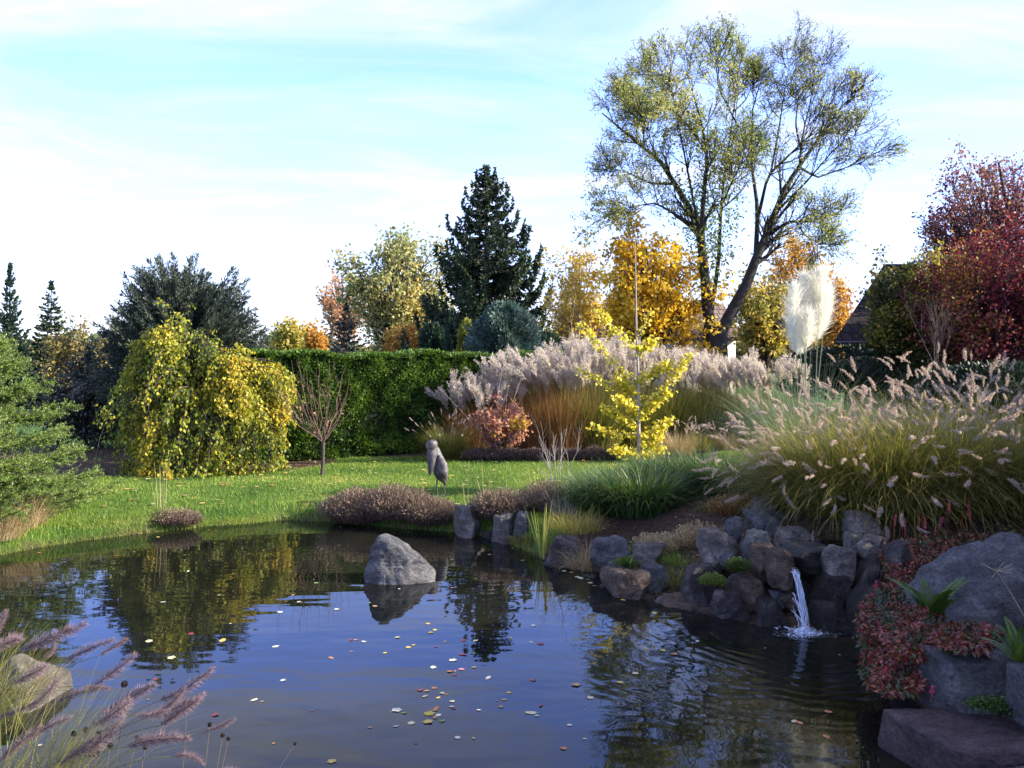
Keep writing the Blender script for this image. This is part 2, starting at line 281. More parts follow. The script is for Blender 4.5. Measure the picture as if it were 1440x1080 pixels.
# ------------------------------------------------------------------ terrain and water
pond_px = [(-60, 792), (0, 783), (60, 771), (120, 762), (200, 752), (300, 741), (400, 733), (460, 735), (520, 741), (580, 746), (650, 751), (700, 760), (760, 786), (830, 812), (880, 842), (950, 860), (1050, 880), (1125, 893), (1200, 897), (1212, 940), (1250, 1000), (1258, 1050), (1235, 1085)]
POND = np.array([on_water(*p)[:2] for p in pond_px]+[[1.5, 4.1], [.6, 3.75], [-.8, 3.55], [-2.2, 3.5], [-3.4, 3.9], [-5.2, 4.6], [-6.8, 6.0], [-7.3, 8.2]])
def pond_sd(x, y):
    """positive on land, negative in the pond"""
    x = np.asarray(x, float); y = np.asarray(y, float); best = np.full(x.shape, 1e9); ins = np.zeros(x.shape, bool); n = len(POND)
    for i in range(n):
        ax, ay = POND[i]; bx, by = POND[(i+1) % n]; ex, ey = bx-ax, by-ay
        t = np.clip(((x-ax)*ex+(y-ay)*ey)/(ex*ex+ey*ey), 0, 1); best = np.minimum(best, (x-ax-t*ex)**2+(y-ay-t*ey)**2)
        c = ((ay > y) != (by > y)); ins ^= c & (x < (bx-ax)*(y-ay)/(by-ay+1e-12)+ax)
    return np.where(ins, -1, 1)*np.sqrt(best)
def land(x, y):
    m = sstep(.5, 2.4, x-0.18*(y-8))*sstep(13.5, 10.0, y)*sstep(4.6, 6.6, y)
    dip = -.13*sstep(1.6, .1, pond_sd(x, y))*sstep(.3, -.6, x)*sstep(6, 9, y)
    dip = dip - .32*sstep(1.2, 1.7, x)*sstep(5.5, 4.9, y)
    return .34*m + dip + .02*np.sin(x*.7+1)*np.sin(y*.5)*sstep(25, 20, y)
def ground(x, y):
    x = np.asarray(x, float); y = np.asarray(y, float); s = pond_sd(x, y); l = land(x, y)
    wd = .30+1.9*sstep(.6, 1.5, x)*sstep(4.2, 5.2, y)*sstep(11.5, 9.8, y); o = WZ-.06+(l-WZ+.06)*sstep(0, 1, s/wd); i = WZ-.06-np.minimum(.45, -s*.55)
    return np.where(s > 0, o, i)
def gz(x, y): return float(ground(np.array([x]), np.array([y]))[0])
def soil_mask(x, y):
    a = sstep(1.06, .94, ((x+6.9)/3.6)**2+((y-16.6)/2.3)**2)                       # bed under the weeping tree
    b = sstep(16.55, 16.75, y)*sstep(-1.7, -1.3, x)*sstep(3.2, 2.9, x)             # island bed
    b = np.maximum(b, sstep(-.1, .25, (y-16.6)-(x-2.9)*1.15)*sstep(2.4, 2.8, x)*sstep(12, 11, x))
    c = sstep(.15, .5, x-.2-.13*(y-9))*sstep(12.6, 12.1, y-.05*x)                  # rockery
    d = sstep(4.1, 3.6, y)
    e = sstep(8.5, 9.0, x)*sstep(20, 19, y)
    f = sstep(17.15, 17.3, y)*sstep(-1, -2, x)*sstep(19, 18.7, y)
    return np.clip(np.maximum.reduce([a, b, c, d, e, f]), 0, 1)

xs = np.unique(np.round(np.concatenate([np.linspace(-700, -40, 12), np.linspace(-36, -13, 12), np.arange(-12, 12.01, .16), np.linspace(13, 36, 12), np.linspace(40, 700, 12)]), 4))
ys = np.unique(np.round(np.concatenate([np.linspace(-60, -4, 8), np.arange(-3, 22, .16), np.linspace(23, 60, 14), np.linspace(70, 1500, 16)]), 4))
GX, GY = np.meshgrid(xs, ys); GZ = ground(GX, GY)
nx, ny = len(xs), len(ys); ii = np.arange(nx*ny).reshape(ny, nx)
mbg = MB(); mbg.add(np.stack([GX, GY, GZ], -1).reshape(-1, 3), np.stack([ii[:-1, :-1], ii[:-1, 1:], ii[1:, 1:], ii[1:, :-1]], -1).reshape(-1, 4), np.maximum(soil_mask(GX, GY), pond_sd(GX, GY) < .12).ravel())
m, nt, o = base_mat('ground_soil_and_turf'); L = nt.links.new
at_ = N(nt, 'ShaderNodeAttribute', attribute_name='v'); tc = N(nt, 'ShaderNodeTexCoord')
n1 = N(nt, 'ShaderNodeTexNoise', i_Scale=1.4, i_Detail=8.0); L(tc.outputs['Object'], n1.inputs['Vector'])
n2 = N(nt, 'ShaderNodeTexNoise', i_Scale=22.0, i_Detail=8.0, i_Roughness=.7); L(tc.outputs['Object'], n2.inputs['Vector'])
ra = ramp(nt, [(.3, (.030, .070, .012)), (.7, (.060, .115, .020))]); L(n1.outputs['Fac'], ra.inputs[0])
rb = ramp(nt, [(.3, (.022, .015, .010)), (.5, (.060, .040, .027)), (.75, (.13, .085, .05))]); L(n2.outputs['Fac'], rb.inputs[0])
mx = N(nt, 'ShaderNodeMixRGB'); L(at_.outputs['Fac'], mx.inputs[0]); L(ra.outputs[0], mx.inputs[1]); L(rb.outputs[0], mx.inputs[2])
p = N(nt, 'ShaderNodeBsdfPrincipled', i_Roughness=.95); p.inputs['Specular IOR Level'].default_value = .15; L(mx.outputs[0], p.inputs['Base Color'])
b = N(nt, 'ShaderNodeBump', i_Strength=.7, i_Distance=.03); L(n2.outputs['Fac'], b.inputs['Height']); L(b.outputs[0], p.inputs['Normal']); L(p.outputs[0], o.inputs[0])
g = mbg.build('ground', m, smooth=True); props(g, 'lawn and dark soil beds around the garden pond', 'ground', kind='structure')

FALL = on_water(1125, 888)
def water_mat(name, ripple=True):
    m, nt, o = base_mat(name); L = nt.links.new
    tc = N(nt, 'ShaderNodeTexCoord'); geo = N(nt, 'ShaderNodeNewGeometry')
    mpn = N(nt, 'ShaderNodeMapping'); mpn.inputs['Scale'].default_value = (.55, 1.3, 1); mpn.inputs['Rotation'].default_value = (0, 0, -.25); L(geo.outputs['Position'], mpn.inputs[0])
    n1 = N(nt, 'ShaderNodeTexNoise', i_Scale=2.2, i_Detail=2.0, i_Roughness=.5); L(mpn.outputs[0], n1.inputs['Vector'])
    # rings running out from the foot of the fall
    sub = N(nt, 'ShaderNodeVectorMath', operation='SUBTRACT'); L(geo.outputs['Position'], sub.inputs[0]); sub.inputs[1].default_value = tuple(FALL)
    ln = N(nt, 'ShaderNodeVectorMath', operation='LENGTH'); L(sub.outputs[0], ln.inputs[0])
    wob = N(nt, 'ShaderNodeTexNoise', i_Scale=1.6, i_Detail=3.0); L(geo.outputs['Position'], wob.inputs['Vector'])
    ad = N(nt, 'ShaderNodeMath', operation='MULTIPLY_ADD'); L(wob.outputs['Fac'], ad.inputs[0]); ad.inputs[1].default_value = .55; L(ln.outputs['Value'], ad.inputs[2])
    fr = N(nt, 'ShaderNodeMath', operation='MULTIPLY'); L(ad.outputs[0], fr.inputs[0]); fr.inputs[1].default_value = 44.0
    sn = N(nt, 'ShaderNodeMath', operation='SINE'); L(fr.outputs[0], sn.inputs[0])
    fo = N(nt, 'ShaderNodeMapRange'); fo.inputs['From Min'].default_value = .2; fo.inputs['From Max'].default_value = 2.9; fo.inputs['To Min'].default_value = 1.0; fo.inputs['To Max'].default_value = 0.0; L(ln.outputs['Value'], fo.inputs['Value'])
    fo2 = N(nt, 'ShaderNodeMath', operation='POWER'); L(fo.outputs[0], fo2.inputs[0]); fo2.inputs[1].default_value = 1.7
    am = N(nt, 'ShaderNodeMath', operation='MULTIPLY'); L(sn.outputs[0], am.inputs[0]); L(fo2.outputs[0], am.inputs[1])
    am2 = N(nt, 'ShaderNodeMath', operation='MULTIPLY'); L(am.outputs[0], am2.inputs[0]); am2.inputs[1].default_value = .22
    hsum = N(nt, 'ShaderNodeMath', operation='ADD'); L(n1.outputs['Fac'], hsum.inputs[0]); L(am2.outputs[0], hsum.inputs[1])
    b = N(nt, 'ShaderNodeBump', i_Strength=1.0, i_Distance=.0050); L(hsum.outputs[0], b.inputs['Height'])
    gl = N(nt, 'ShaderNodeBsdfGlossy', i_Roughness=.015); gl.inputs['Color'].default_value = (.92, .95, 1, 1); L(b.outputs[0], gl.inputs['Normal'])
    df = N(nt, 'ShaderNodeBsdfDiffuse'); tp = N(nt, 'ShaderNodeBsdfTransparent'); tp.inputs[0].default_value = (.30, .27, .15, 1)
    nm = N(nt, 'ShaderNodeTexNoise', i_Scale=.9, i_Detail=4.0); L(geo.outputs['Position'], nm.inputs['Vector'])
    rm = ramp(nt, [(.35, (.008, .010, .008)), (.65, (.020, .020, .013))]); L(nm.outputs['Fac'], rm.inputs[0]); L(rm.outputs[0], df.inputs[0])
    m1 = N(nt, 'ShaderNodeMixShader'); m1.inputs[0].default_value = .42; L(df.outputs[0], m1.inputs[1]); L(tp.outputs[0], m1.inputs[2])
    fz = N(nt, 'ShaderNodeFresnel', i_IOR=1.34); L(b.outputs[0], fz.inputs['Normal'])
    m2 = N(nt, 'ShaderNodeMixShader'); L(fz.outputs[0], m2.inputs[0]); L(m1.outputs[0], m2.inputs[1]); L(gl.outputs[0], m2.inputs[2]); L(m2.outputs[0], o.inputs[0])
    return m
M['water'] = water_mat('pond_water')
bm = bmesh.new()
cxy = POND.mean(0)
ring = [bm.verts.new((x+(x-cxy[0])*.05, y+(y-cxy[1])*.05, WZ)) for x, y in POND]
bm.faces.new(ring); bm.normal_update()
if bm.faces[:][0].normal.z < 0: bmesh.ops.reverse_faces(bm, faces=bm.faces[:])
me = bpy.data.meshes.new('water'); bm.to_mesh(me); bm.free(); me.materials.append(M['water'])
o = bpy.data.objects.new('water', me); COL.objects.link(o); props(o, 'dark reflecting water of the garden pond', 'water', kind='structure')

# ------------------------------------------------------------------ lawn grass (nobody could count it)
n = 330000
d = R.uniform(1/21.5, 1/9.6, n)**-1; x = R.uniform(-1, 1, n)*d*.66
ok = (pond_sd(x, d) > .03) & (soil_mask(x, d) < .45) & (x > -8.6); x, d = x[ok], d[ok]; n = len(x)
zz_ = ground(x, d)
pat = np.array([mn.fractal((float(a)*.9, float(b)*.9, 0), 1., 2., 3) for a, b in zip(x, d)])
v = np.clip(.47+.42*pat+R.normal(0, .17, n)-.25*np.exp(-pond_sd(x, d)/.2)*0, 0, 1)
edge = np.exp(-np.maximum(pond_sd(x, d), 0)/.18); v = np.clip(v+edge*.35*R.uniform(0, 1, n), 0, 1)
mb = MB(); blades(mb, np.stack([x, d, zz_-.004], 1), R.uniform(0, 6.28, n), R.uniform(.028, .062, n)*(1+edge*1.6), R.uniform(0, .7, n), R.uniform(.2, .9, n), .0060*(d/11), v, k=2)
g = mb.build('lawn_grass', M['lawn']); props(g, 'short mown green grass of the sunlit lawn', 'grass', kind='stuff')
# ------------------------------------------------------------------ buildings
def box_mb(mb, x0, x1, y0, y1, z0, z1, a=.5):
    V = [(x, y, z) for x in (x0, x1) for y in (y0, y1) for z in (z0, z1)]
    mb.add(V, [(0, 1, 3, 2), (4, 6, 7, 5), (0, 4, 5, 1), (2, 3, 7, 6), (0, 2, 6, 4), (1, 5, 7, 3)], a)
def slab(mb, quad, th):
    q = np.asarray(quad, float); nn = nrm(np.cross(q[1]-q[0], q[3]-q[0])); V = np.concatenate([q, q-nn*th])
    mb.add(V, [(0, 1, 2, 3), (7, 6, 5, 4), (0, 4, 5, 1), (1, 5, 6, 2), (2, 6, 7, 3), (3, 7, 4, 0)])
# hip-roofed house at the right
t = thing('house', 'house with dark hipped tile roof and cream wall behind the pampas grass', 'house', (14, 27, 0))
mb = MB(); wp = [(10.4, 27.5), (21, 27.5), (21, 33), (12.9, 33)]; mb.add([(x, y, z) for z in (0, 2.52) for x, y in wp], [(0, 1, 5, 4), (1, 2, 6, 5), (2, 3, 7, 6), (3, 0, 4, 7), (4, 5, 6, 7)]); mb.build('wall', M['wall'], t)
mb = MB(); E0, E1, ya, yb, ez, rz, rx0, ry = 9.75, 21.5, 26.9, 35.6, 2.42, 5.25, 13.1, 31.2
A, B, C, D_ = (E0, ya, ez), (E1, ya, ez), (E1, 33.6, ez), (12.35, 33.6, ez); P_, Q_ = (rx0, ry, rz), (E1, ry, rz)
mb.add([A, B, Q_, P_], [(0, 1, 2, 3)]); mb.add([C, D_, P_, Q_], [(0, 1, 2, 3)]); mb.add([D_, A, P_], [(0, 1, 2)]); mb.add([A, B, C, D_], [(3, 2, 1, 0)])
rf = mb.build('roof', M['roof_dark'], t)
mb = MB(); pp = np.array([[(E0, ya, ez+.03), (11.42, 29.05, 3.87), P_]]); tubes(mb, pp, np.full((1, 3), .09), 6); tubes(mb, np.array([[P_, (17, ry, rz), Q_]]), np.full((1, 3), .1), 6); mb.build('ridge_tiles', M['roof_dark'], rf)
mb = MB(); tubes(mb, np.array([[(E0, ya-.06, ez-.02), (15, ya-.06, ez-.02), (E1, ya-.06, ez-.02)]]), np.full((1, 3), .045), 8); tubes(mb, np.array([[(10.2, ya-.02, ez-.05), (10.3, 27.3, 2.1), (10.3, 27.42, 0)]]), np.full((1, 3), .045), 8); mb.build('gutter', M['frame'], t)
# low house far behind the yellow trees
t = thing('house', 'low white house with brown roof, skylights and chimney half hidden behind golden tree', 'house', (9, 46, 0))
HD = 45.
mb = MB(); x0, x1 = PX(800, HD), PX(1046, HD); box_mb(mb, x0+.3, x1-.3, HD+.5, HD+8, 0, 3.05)
mb.add([(x1-.3, HD+.5, 3.05), (x1-.3, HD+8, 3.05), (x1-.3, HD+4.2, 4.9)], [(0, 1, 2)]); mb.build('wall', M['wall'], t)
mb = MB(); slab(mb, [(x0, HD, 2.95), (x1, HD, 2.95), (x1, HD+4.3, 4.95), (x0, HD+4.3, 4.95)], .14); slab(mb, [(x1, HD+8.5, 2.95), (x0, HD+8.5, 2.95), (x0, HD+4.34, 4.95), (x1, HD+4.34, 4.95)], .14); rf = mb.build('roof', M['roof_brown'], t)
def onroof(px, f, dz=.03): return np.array([PX(px, HD), HD+4.3*f, 2.95+2.0*f+dz])
for (pa, pb, f0, f1) in ((966, 984, .45, .8), (855, 871, .35, .72)):
    mb = MB(); slab(mb, [onroof(pa, f0, .07), onroof(pb-6, f0, .07), onroof(pb, f1, .07), onroof(pa+6, f1, .07)], .1); s = mb.build('skylight', M['frame'], rf)
    mb = MB(); slab(mb, [onroof(pa+1, f0+.03, .085), onroof(pb-7, f0+.03, .085), onroof(pb-1, f1-.03, .085), onroof(pa+7, f1-.03, .085)], .01); mb.build('pane', M['glassm'], s)
mb = MB(); cx = PX(965, HD); box_mb(mb, cx-.3, cx+.3, HD+3.6, HD+4.3, 4.3, 5.35); ch = mb.build('chimney', M['chimney_m'], rf); mb = MB(); box_mb(mb, cx-.36, cx+.36, HD+3.54, HD+4.36, 5.353, 5.43); mb.build('cap', M['chimney_m'], ch)
t = thing('garden_shed', 'tiny white shed glimpsed over the clipped hedge left of the spruce', 'shed', (PX(578, 40), 40, 0))
mb = MB(); box_mb(mb, PX(570, 40), PX(588, 40), 40, 41.5, 0, 2.25); mb.build('wall', M['wall'], t)
mb = MB(); slab(mb, [(PX(568, 40), 39.8, 2.2), (PX(590, 40), 39.8, 2.2), (PX(590, 40), 41.7, 2.5), (PX(568, 40), 41.7, 2.5)], .06); mb.build('roof', M['roof_brown'], t)

# ------------------------------------------------------------------ trees
def crown_tree(name, label, cat, d, x0, x1, ytop, ybot, ybase, leaf, bark='bark', nl=60, ntw=7, nleaf=7000, ll=.1, tr=None, group=None, lump=.35, depth=1.0, droop=0.0, wid=.7, keep=1.0, side_bias=None, base_z=None, lead=.75, tw_up=.25):
    cx, cz = PX((x0+x1)/2, d), PZ((ytop+ybot)/2, d); rx = (x1-x0)/2/F*d; rz = (ybot-ytop)/2/F*d; ry = rx*depth
    bz = base_z if base_z is not None else 0.0
    b = np.array([cx, d, bz]); c = np.array([cx, d, cz]); top = np.array([cx+R.normal()*.1*rx, d, cz+rz*lead-0.0])
    t = thing(name, label, cat, b, group)
    tr = tr or max(.04, (top[2]-bz)*.018)
    tp = poly([b, b+(top-b)*.35+np.array([R.normal()*.06*rx, R.normal()*.06*rx, 0]), b+(top-b)*.7+np.array([R.normal()*.08*rx, R.normal()*.08*rx, 0]), top], 10)[None]
    trd = (tr*np.linspace(1.15, .2, 10))[None]
    dr = rand_unit(nl*3); dr = dr[dr[:, 2] > -.75][:nl]; nl = len(dr)
    lumpv = np.array([mn.noise((float(q[0])*1.7+d, float(q[1])*1.7, float(q[2])*1.7)) for q in dr])
    rr = R.uniform(.62, .95, nl)*(1+lump*lumpv); T = c+dr*rr[:, None]*np.array([rx, ry, rz])
    s = np.clip((T[:, 2]-bz)/(top[2]-bz)*R.uniform(.35, .62, nl), .12, .92); S, _ = sample(tp, np.zeros(nl, int), s)
    Cc = S+(T-S)*.45+np.array([0, 0, 1.])*(np.linalg.norm(T-S, axis=1)*.16)[:, None]
    u = np.linspace(0, 1, 6)[None, :, None]; LB = (1-u)**2*S[:, None]+2*u*(1-u)*Cc[:, None]+u*u*T[:, None]
    LB[:, 1:-1] += R.normal(size=(nl, 4, 3))*rx*.03
    LR = (tr*.42*np.clip(1-s*.6, .2, 1))[:, None]*np.linspace(1, .18, 6)[None]
    tw, twr = spawn(LB, LR, ntw, .3, 1., rx*.42, .75, 4, tw_up-droop, .5, .55, .3)
    mb = MB(); tubes(mb, tp, trd, 8); tubes(mb, LB, LR, 5); tubes(mb, tw, np.maximum(twr, .004*d/20), 3); mb.build('trunk', M[bark], t, smooth=True)
    ntot = len(tw); tone = np.clip(.5+.9*np.array([mn.noise((float(q[0])*.9/rx*2, float(q[1])*.9/rx*2, float(q[2])*.9/rx*2+d)) for q in tw[:, -1]]), 0, 1)
    wgt = np.ones(ntot) if side_bias is None else np.clip(1+side_bias*(tw[:, -1, 0]-cx)/rx, .05, 3)
    wgt = wgt*(np.array([mn.noise((float(q[0])*2.2/rx, float(q[1])*2.2/rx+7, float(q[2])*2.2/rx)) for q in tw[:, -1]])+.75).clip(.1)
    idx = R.choice(ntot, nleaf, p=wgt/wgt.sum()); P, tn = sample(tw, idx, R.uniform(.15, 1, nleaf)**.8); P = P+R.normal(size=P.shape)*ll*.8
    D = nrm(tn*.5+rand_unit(nleaf)*.9+np.array([0, 0, -.25-droop])); a = np.clip(tone[idx]*.7+R.normal(.15, .17, nleaf), 0, 1)
    mb = MB(); kites(mb, P, D, R.uniform(.7, 1.3, nleaf)*ll, ll*wid*R.uniform(.7, 1.2, nleaf), a); mb.build('crown', M[leaf], t)
    return t

def conifer(name, label, d, px, ytop, ybase_z, halfw, mat, nb=220, nt_=55, e0=.0, e1=-.15, curl=.5, hang=.4, tl=.3, tw=.06, pw=.85, low=.06, tr=None, group=None, cat='conifer', topfill=.03, rag=.2):
    H = PZ(ytop, d)-ybase_z; b = np.array([PX(px, d), d, ybase_z]); rad = halfw/F*d; tr = tr or H*.014
    t = thing(name, label, cat, b, group); tp = poly([b, b+[0, 0, H*.5], b+[0, 0, H]], 12)[None]
    z = low+(1-low-topfill)*R.uniform(0, 1, nb)**1.15; z = np.sort(z); azb = np.arange(nb)*2.4+R.normal(0, .3, nb)
    Lb = rad*((1-z)**pw+.02)*R.uniform(1-rag*1.6, 1+rag*.7, nb); h = np.stack([np.cos(azb), np.sin(azb), np.zeros(nb)], 1); k = 7; p = b+np.array([0, 0, 1.])*(z*H)[:, None]; pts = [p]
    for j in range(k-1):
        s = j/(k-2); e = e0+(e1-e0)*math.sin(math.pi*min(1, s*1.2))+curl*s*s+.5*z**3; e = e+R.normal(0, .06, nb)
        p = p+(h*np.cos(e)[:, None]+np.array([0, 0, 1.])*np.sin(e)[:, None])*(Lb/(k-1))[:, None]; pts.append(p)
    BP = np.stack(pts, 1); BR = (tr*.3*(1-z*.7))[:, None]*np.linspace(1, .15, k)[None]
    mb = MB(); tubes(mb, tp, (tr*np.linspace(1.1, .1, 12))[None], 8); tubes(mb, BP, BR, 4); mb.build('trunk', M['bark_dark'], t, smooth=True)
    per = np.maximum(6, (nt_*Lb/Lb.max()).astype(int)); idx = np.repeat(np.arange(nb), per); n = len(idx); u = R.uniform(.08, 1, n)**.8
    P, tn = sample(BP, idx, u); sd = nrm(np.cross(tn, [0, 0, 1.]))*np.where(R.uniform(size=n) < .5, -1, 1)[:, None]
    D = nrm(tn*R.uniform(.5, 1, n)[:, None]+sd*R.uniform(.2, 1., n)[:, None]*(1-u*.5)[:, None]+np.array([0, 0, -1.])*(hang*R.uniform(.2, 1.8, n))[:, None]+R.normal(size=(n, 3))*.18)
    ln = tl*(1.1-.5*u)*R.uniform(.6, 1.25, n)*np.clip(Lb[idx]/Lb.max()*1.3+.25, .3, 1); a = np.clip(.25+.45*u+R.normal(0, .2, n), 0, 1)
    mb = MB(); kites(mb, P, D, ln, tw*R.uniform(.7, 1.3, n), a, mid=.4); kites(mb, P+D*(ln*.4)[:, None], nrm(D+rand_unit(n)*.5), ln*.6, tw*.8, a)
    lt = b+np.array([0, 0, 1.])*(H*R.uniform(.93, 1, 60))[:, None]; kites(mb, lt, nrm(rand_unit(60)*.6+[0, 0, .7]), tl*.55, tw, .5); mb.build('crown', M[mat], t); return t

G_far = 'trees beyond the hedge'
# far wood: reads as one mass
mb = MB(); n = 52000; fx = R.uniform(-95, 120, n); prof = 4.5+2.2*np.array([mn.noise((float(q)*.12, 3.1, 0)) for q in fx])+1.5*np.array([mn.noise((float(q)*.5, 9.1, 0)) for q in fx])
fz = prof*R.uniform(0, 1, n)**.8; P = np.stack([fx, 118+R.uniform(-4, 4, n)+fz*.3, fz], 1)
a = np.clip(np.array([mn.noise((float(q)*.16, float(z)*.1, 0)) for q, z in zip(fx, fz)])*.9+.45+R.normal(0, .12, n), 0, 1)
kites(mb, P, rand_unit(n), R.uniform(.5, 1.1, n), .6, a); o = mb.build('far_woods', M['farwood']); props(o, 'far belt of autumn woodland along the horizon behind the garden', 'woods', kind='stuff')

# the big two-stemmed ash
BD = 30.
t = thing('ash_tree', 'tall forked ash tree with thin green crown against the sky', 'tree', (PX(1006, BD), BD, 0))
limbs = [([(1006, 600), (1006, 530), (1005, 478), (1004, 462)], .58, 0), ([(1000, 500), (998, 468), (992, 430), (987, 370), (977, 313), (947, 263), (917, 213), (873, 177), (822, 132)], .31, 0), ([(1008, 500), (1014, 468), (1032, 438), (1055, 402), (1072, 362), (1090, 327), (1120, 253), (1160, 193), (1212, 118)], .33, .5),
 ([(993, 450), (1000, 420), (1010, 380), (1014, 300), (1020, 233), (1030, 167), (1045, 50)], .15, 1.2), ([(987, 370), (984, 300), (993, 207), (983, 147), (955, 50)], .16, -1.2), ([(1072, 362), (1074, 293), (1063, 213), (1066, 120), (1090, 45)], .15, 1.6),
 ([(1075, 300), (1090, 237), (1127, 200), (1168, 160), (1185, 110)], .11, -1.4), ([(1088, 328), (1123, 312), (1160, 311), (1205, 300)], .12, -.8), ([(1120, 316), (1150, 330), (1175, 350)], .05, -1.2), ([(960, 313), (910, 283), (885, 286), (840, 296)], .09, -1.6), ([(947, 263), (900, 250), (860, 230), (826, 225)], .09, 1.5),
 ([(1120, 253), (1170, 240), (1220, 222), (1262, 200)], .08, .9), ([(1105, 290), (1150, 250), (1200, 190), (1245, 160)], .08, -1.8), ([(993, 207), (960, 150), (920, 110), (900, 70)], .08, 2.0), ([(1063, 213), (1040, 150), (1010, 90), (1005, 32)], .08, -2.0), ([(1127, 200), (1135, 150), (1140, 100), (1125, 60)], .07, 2.2), ([(917, 213), (900, 170), (880, 130)], .06, -1.5), ([(1014, 300), (1035, 240), (1060, 190)], .08, -2.4), ([(1125, 240), (1148, 160), (1165, 90), (1180, 40)], .07, 1.), ([(1160, 193), (1195, 140), (1235, 90)], .06, -1.), ([(1090, 237), (1108, 160), (1118, 90), (1130, 30)], .07, 1.4), ([(873, 177), (866, 140), (858, 95)], .05, .6), ([(1030, 167), (1055, 110), (1075, 60)], .05, .8), ([(985, 320), (955, 200), (940, 120), (930, 75)], .08, -2.2)]
LP, LR_ = [], []
for pts, r0, dy_ in limbs:
    k = len(pts); pts = [pts[0]]+[(1010+(px-1010)*.87, py if py > 300 else 300+(py-300)*.84) for j_, (px, py) in enumerate(pts[1:])]; 
    dst = 0.0
    if len(LP) >= 3:
        allp = np.concatenate(LP[:max(3, min(len(LP), 14))]); ax_ = 720+allp[:, 0]/allp[:, 1]*F; ay_ = HZ-(allp[:, 2]-CZ)/allp[:, 1]*F; jn = np.argmin((ax_-pts[0][0])**2+(ay_-pts[0][1])**2); pts[0] = (ax_[jn], ay_[jn]); dst = allp[jn, 1]-BD
    P = np.array([at(px, py, BD+dst+dy_*1.9*j_/(k-1)) for j_, (px, py) in enumerate(pts)])
    LP.append(poly(P, 12)); LR_.append(r0*(.74 if r0 > .3 else .62)*(np.linspace(1, .12, 12)**1.15 if r0 < .5 else np.linspace(1.25, .9, 12)))
LP = np.array(LP); LR_ = np.array(LR_); mb = MB(); tubes(mb, LP, LR_, 9)
TR0, TRR = LP[:1], LR_[:1]; LP, LR_ = LP[1:], LR_[1:]; LL = np.linalg.norm(np.diff(LP, axis=1), axis=2).sum(1)
s1, r1 = spawn(LP, LR_, 14, .34, 1., np.minimum(LL*.30, 1.7), .60, 5, .35, .35, .55, .3, .45); tubes(mb, s1, np.maximum(r1, .012), 5)
s2, r2 = spawn(s1, r1, 7, .2, 1., .85, .6, 4, .2, .4, .6, .4); tubes(mb, s2, np.maximum(r2, .008), 3)
s3, r3 = spawn(s2, r2, 4, .3, 1., .48, .6, 3, .05, .4, .6, .5); tubes(mb, s3, np.maximum(r3*.8, .0052), 3)
# ivy-like shoots low on the stems
mb.build('trunk', M['bark_dark'], t, smooth=True)
lx = 720+s3[:, -1, 0]/s3[:, -1, 1]*F; ly = HZ-(s3[:, -1, 2]-CZ)/s3[:, -1, 1]*F
den = .42+.9*sstep(1170, 1030, lx)+.9*sstep(240, 320, ly)*sstep(1110, 1150, lx)+.25*sstep(330, 250, ly); den *= np.clip(.85+.7*np.array([mn.noise((float(q[0])*.55, float(q[1])*.55, float(q[2])*.55)) for q in s3[:, -1]]), .05, 2)
n = 37000; idx = R.choice(len(s3), n, p=den/den.sum()); P, tn = sample(s3, idx, R.uniform(.3, 1, n)); P += R.normal(size=P.shape)*.07
D = nrm(tn*.6+rand_unit(n)*.8+np.array([0, 0, -.5])); tone = np.array([mn.noise((float(q[0])*.5, float(q[1])*.5, float(q[2])*.5+5)) for q in s3[:, -1]])
mb = MB(); kites(mb, P, D, R.uniform(.07, .15, n), R.uniform(.026, .05, n), np.clip(.52+.5*tone[idx]+R.normal(0, .2, n), 0, 1))
lo = [i for i, l in enumerate(limbs)][:4]; nlow = 2600; il = R.choice([0, 0, 2, 2, 3], nlow); P, tn = sample(LP, il, R.uniform(.25, .62, nlow)); P += R.normal(size=P.shape)*np.array([.38, .38, .4]); kites(mb, P, nrm(rand_unit(nlow)+[0, 0, -.6]), R.uniform(.10, .2, nlow), .065, np.clip(R.normal(.35, .2, nlow), 0, 1))
mb.build('crown', M['ash'], t)

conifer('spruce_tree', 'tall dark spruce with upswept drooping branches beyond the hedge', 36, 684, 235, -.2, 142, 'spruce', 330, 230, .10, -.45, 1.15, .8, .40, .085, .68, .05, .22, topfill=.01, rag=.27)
conifer('blue_spruce', 'small dark blue spruce peeking over the hedge left of the pale tree', 40, 487, 428, 0, 48, 'bluespruce', 150, 40, .1, 0, .3, .15, .3, .09, .8, .02)
conifer('conifer', 'slim pale-tipped conifer at the far left edge behind the fir', 30, 14, 372, 0, 42, 'thuja', 200, 40, .6, .5, .3, .0, .24, .07, .75, .02, rag=.35)
conifer('conifer', 'small pointed fir behind the tan bush at the left', 32, 72, 397, 0, 44, 'spruce', 190, 44, .0, -.15, .3, .3, .28, .08, .85, .02)
crown_tree('tree', 'pale green and yellow autumn tree left of the dark spruce', 'tree', 42, 470, 645, 312, 498, 520, 'palegreen', 'bark', 100, 9, 11000, .19, .2, G_far, depth=.8, lump=.6)
crown_tree('tree', 'small peach coloured tree at the left of the pale autumn tree', 'tree', 48, 444, 520, 378, 470, 520, 'peach', 'bark', 34, 7, 2600, .2, .12, G_far)
crown_tree('shrub', 'orange shrub showing over the hedge beneath the pale tree', 'shrub', 38, 540, 605, 452, 505, 520, 'orange', 'bark', 30, 6, 2200, .16, .06, G_far)
crown_tree('tree', 'yellow and green tree far behind the left end of the hedge', 'tree', 62, 382, 426, 446, 505, 520, 'yellowgreen', 'bark', 26, 6, 1800, .3, .12, 'trees far behind the left end of the hedge')
crown_tree('tree', 'amber tree beside the dark blue spruce far behind the hedge', 'tree', 66, 420, 462, 452, 505, 520, 'orange', 'bark', 26, 6, 1700, .3, .12, 'trees far behind the left end of the hedge')
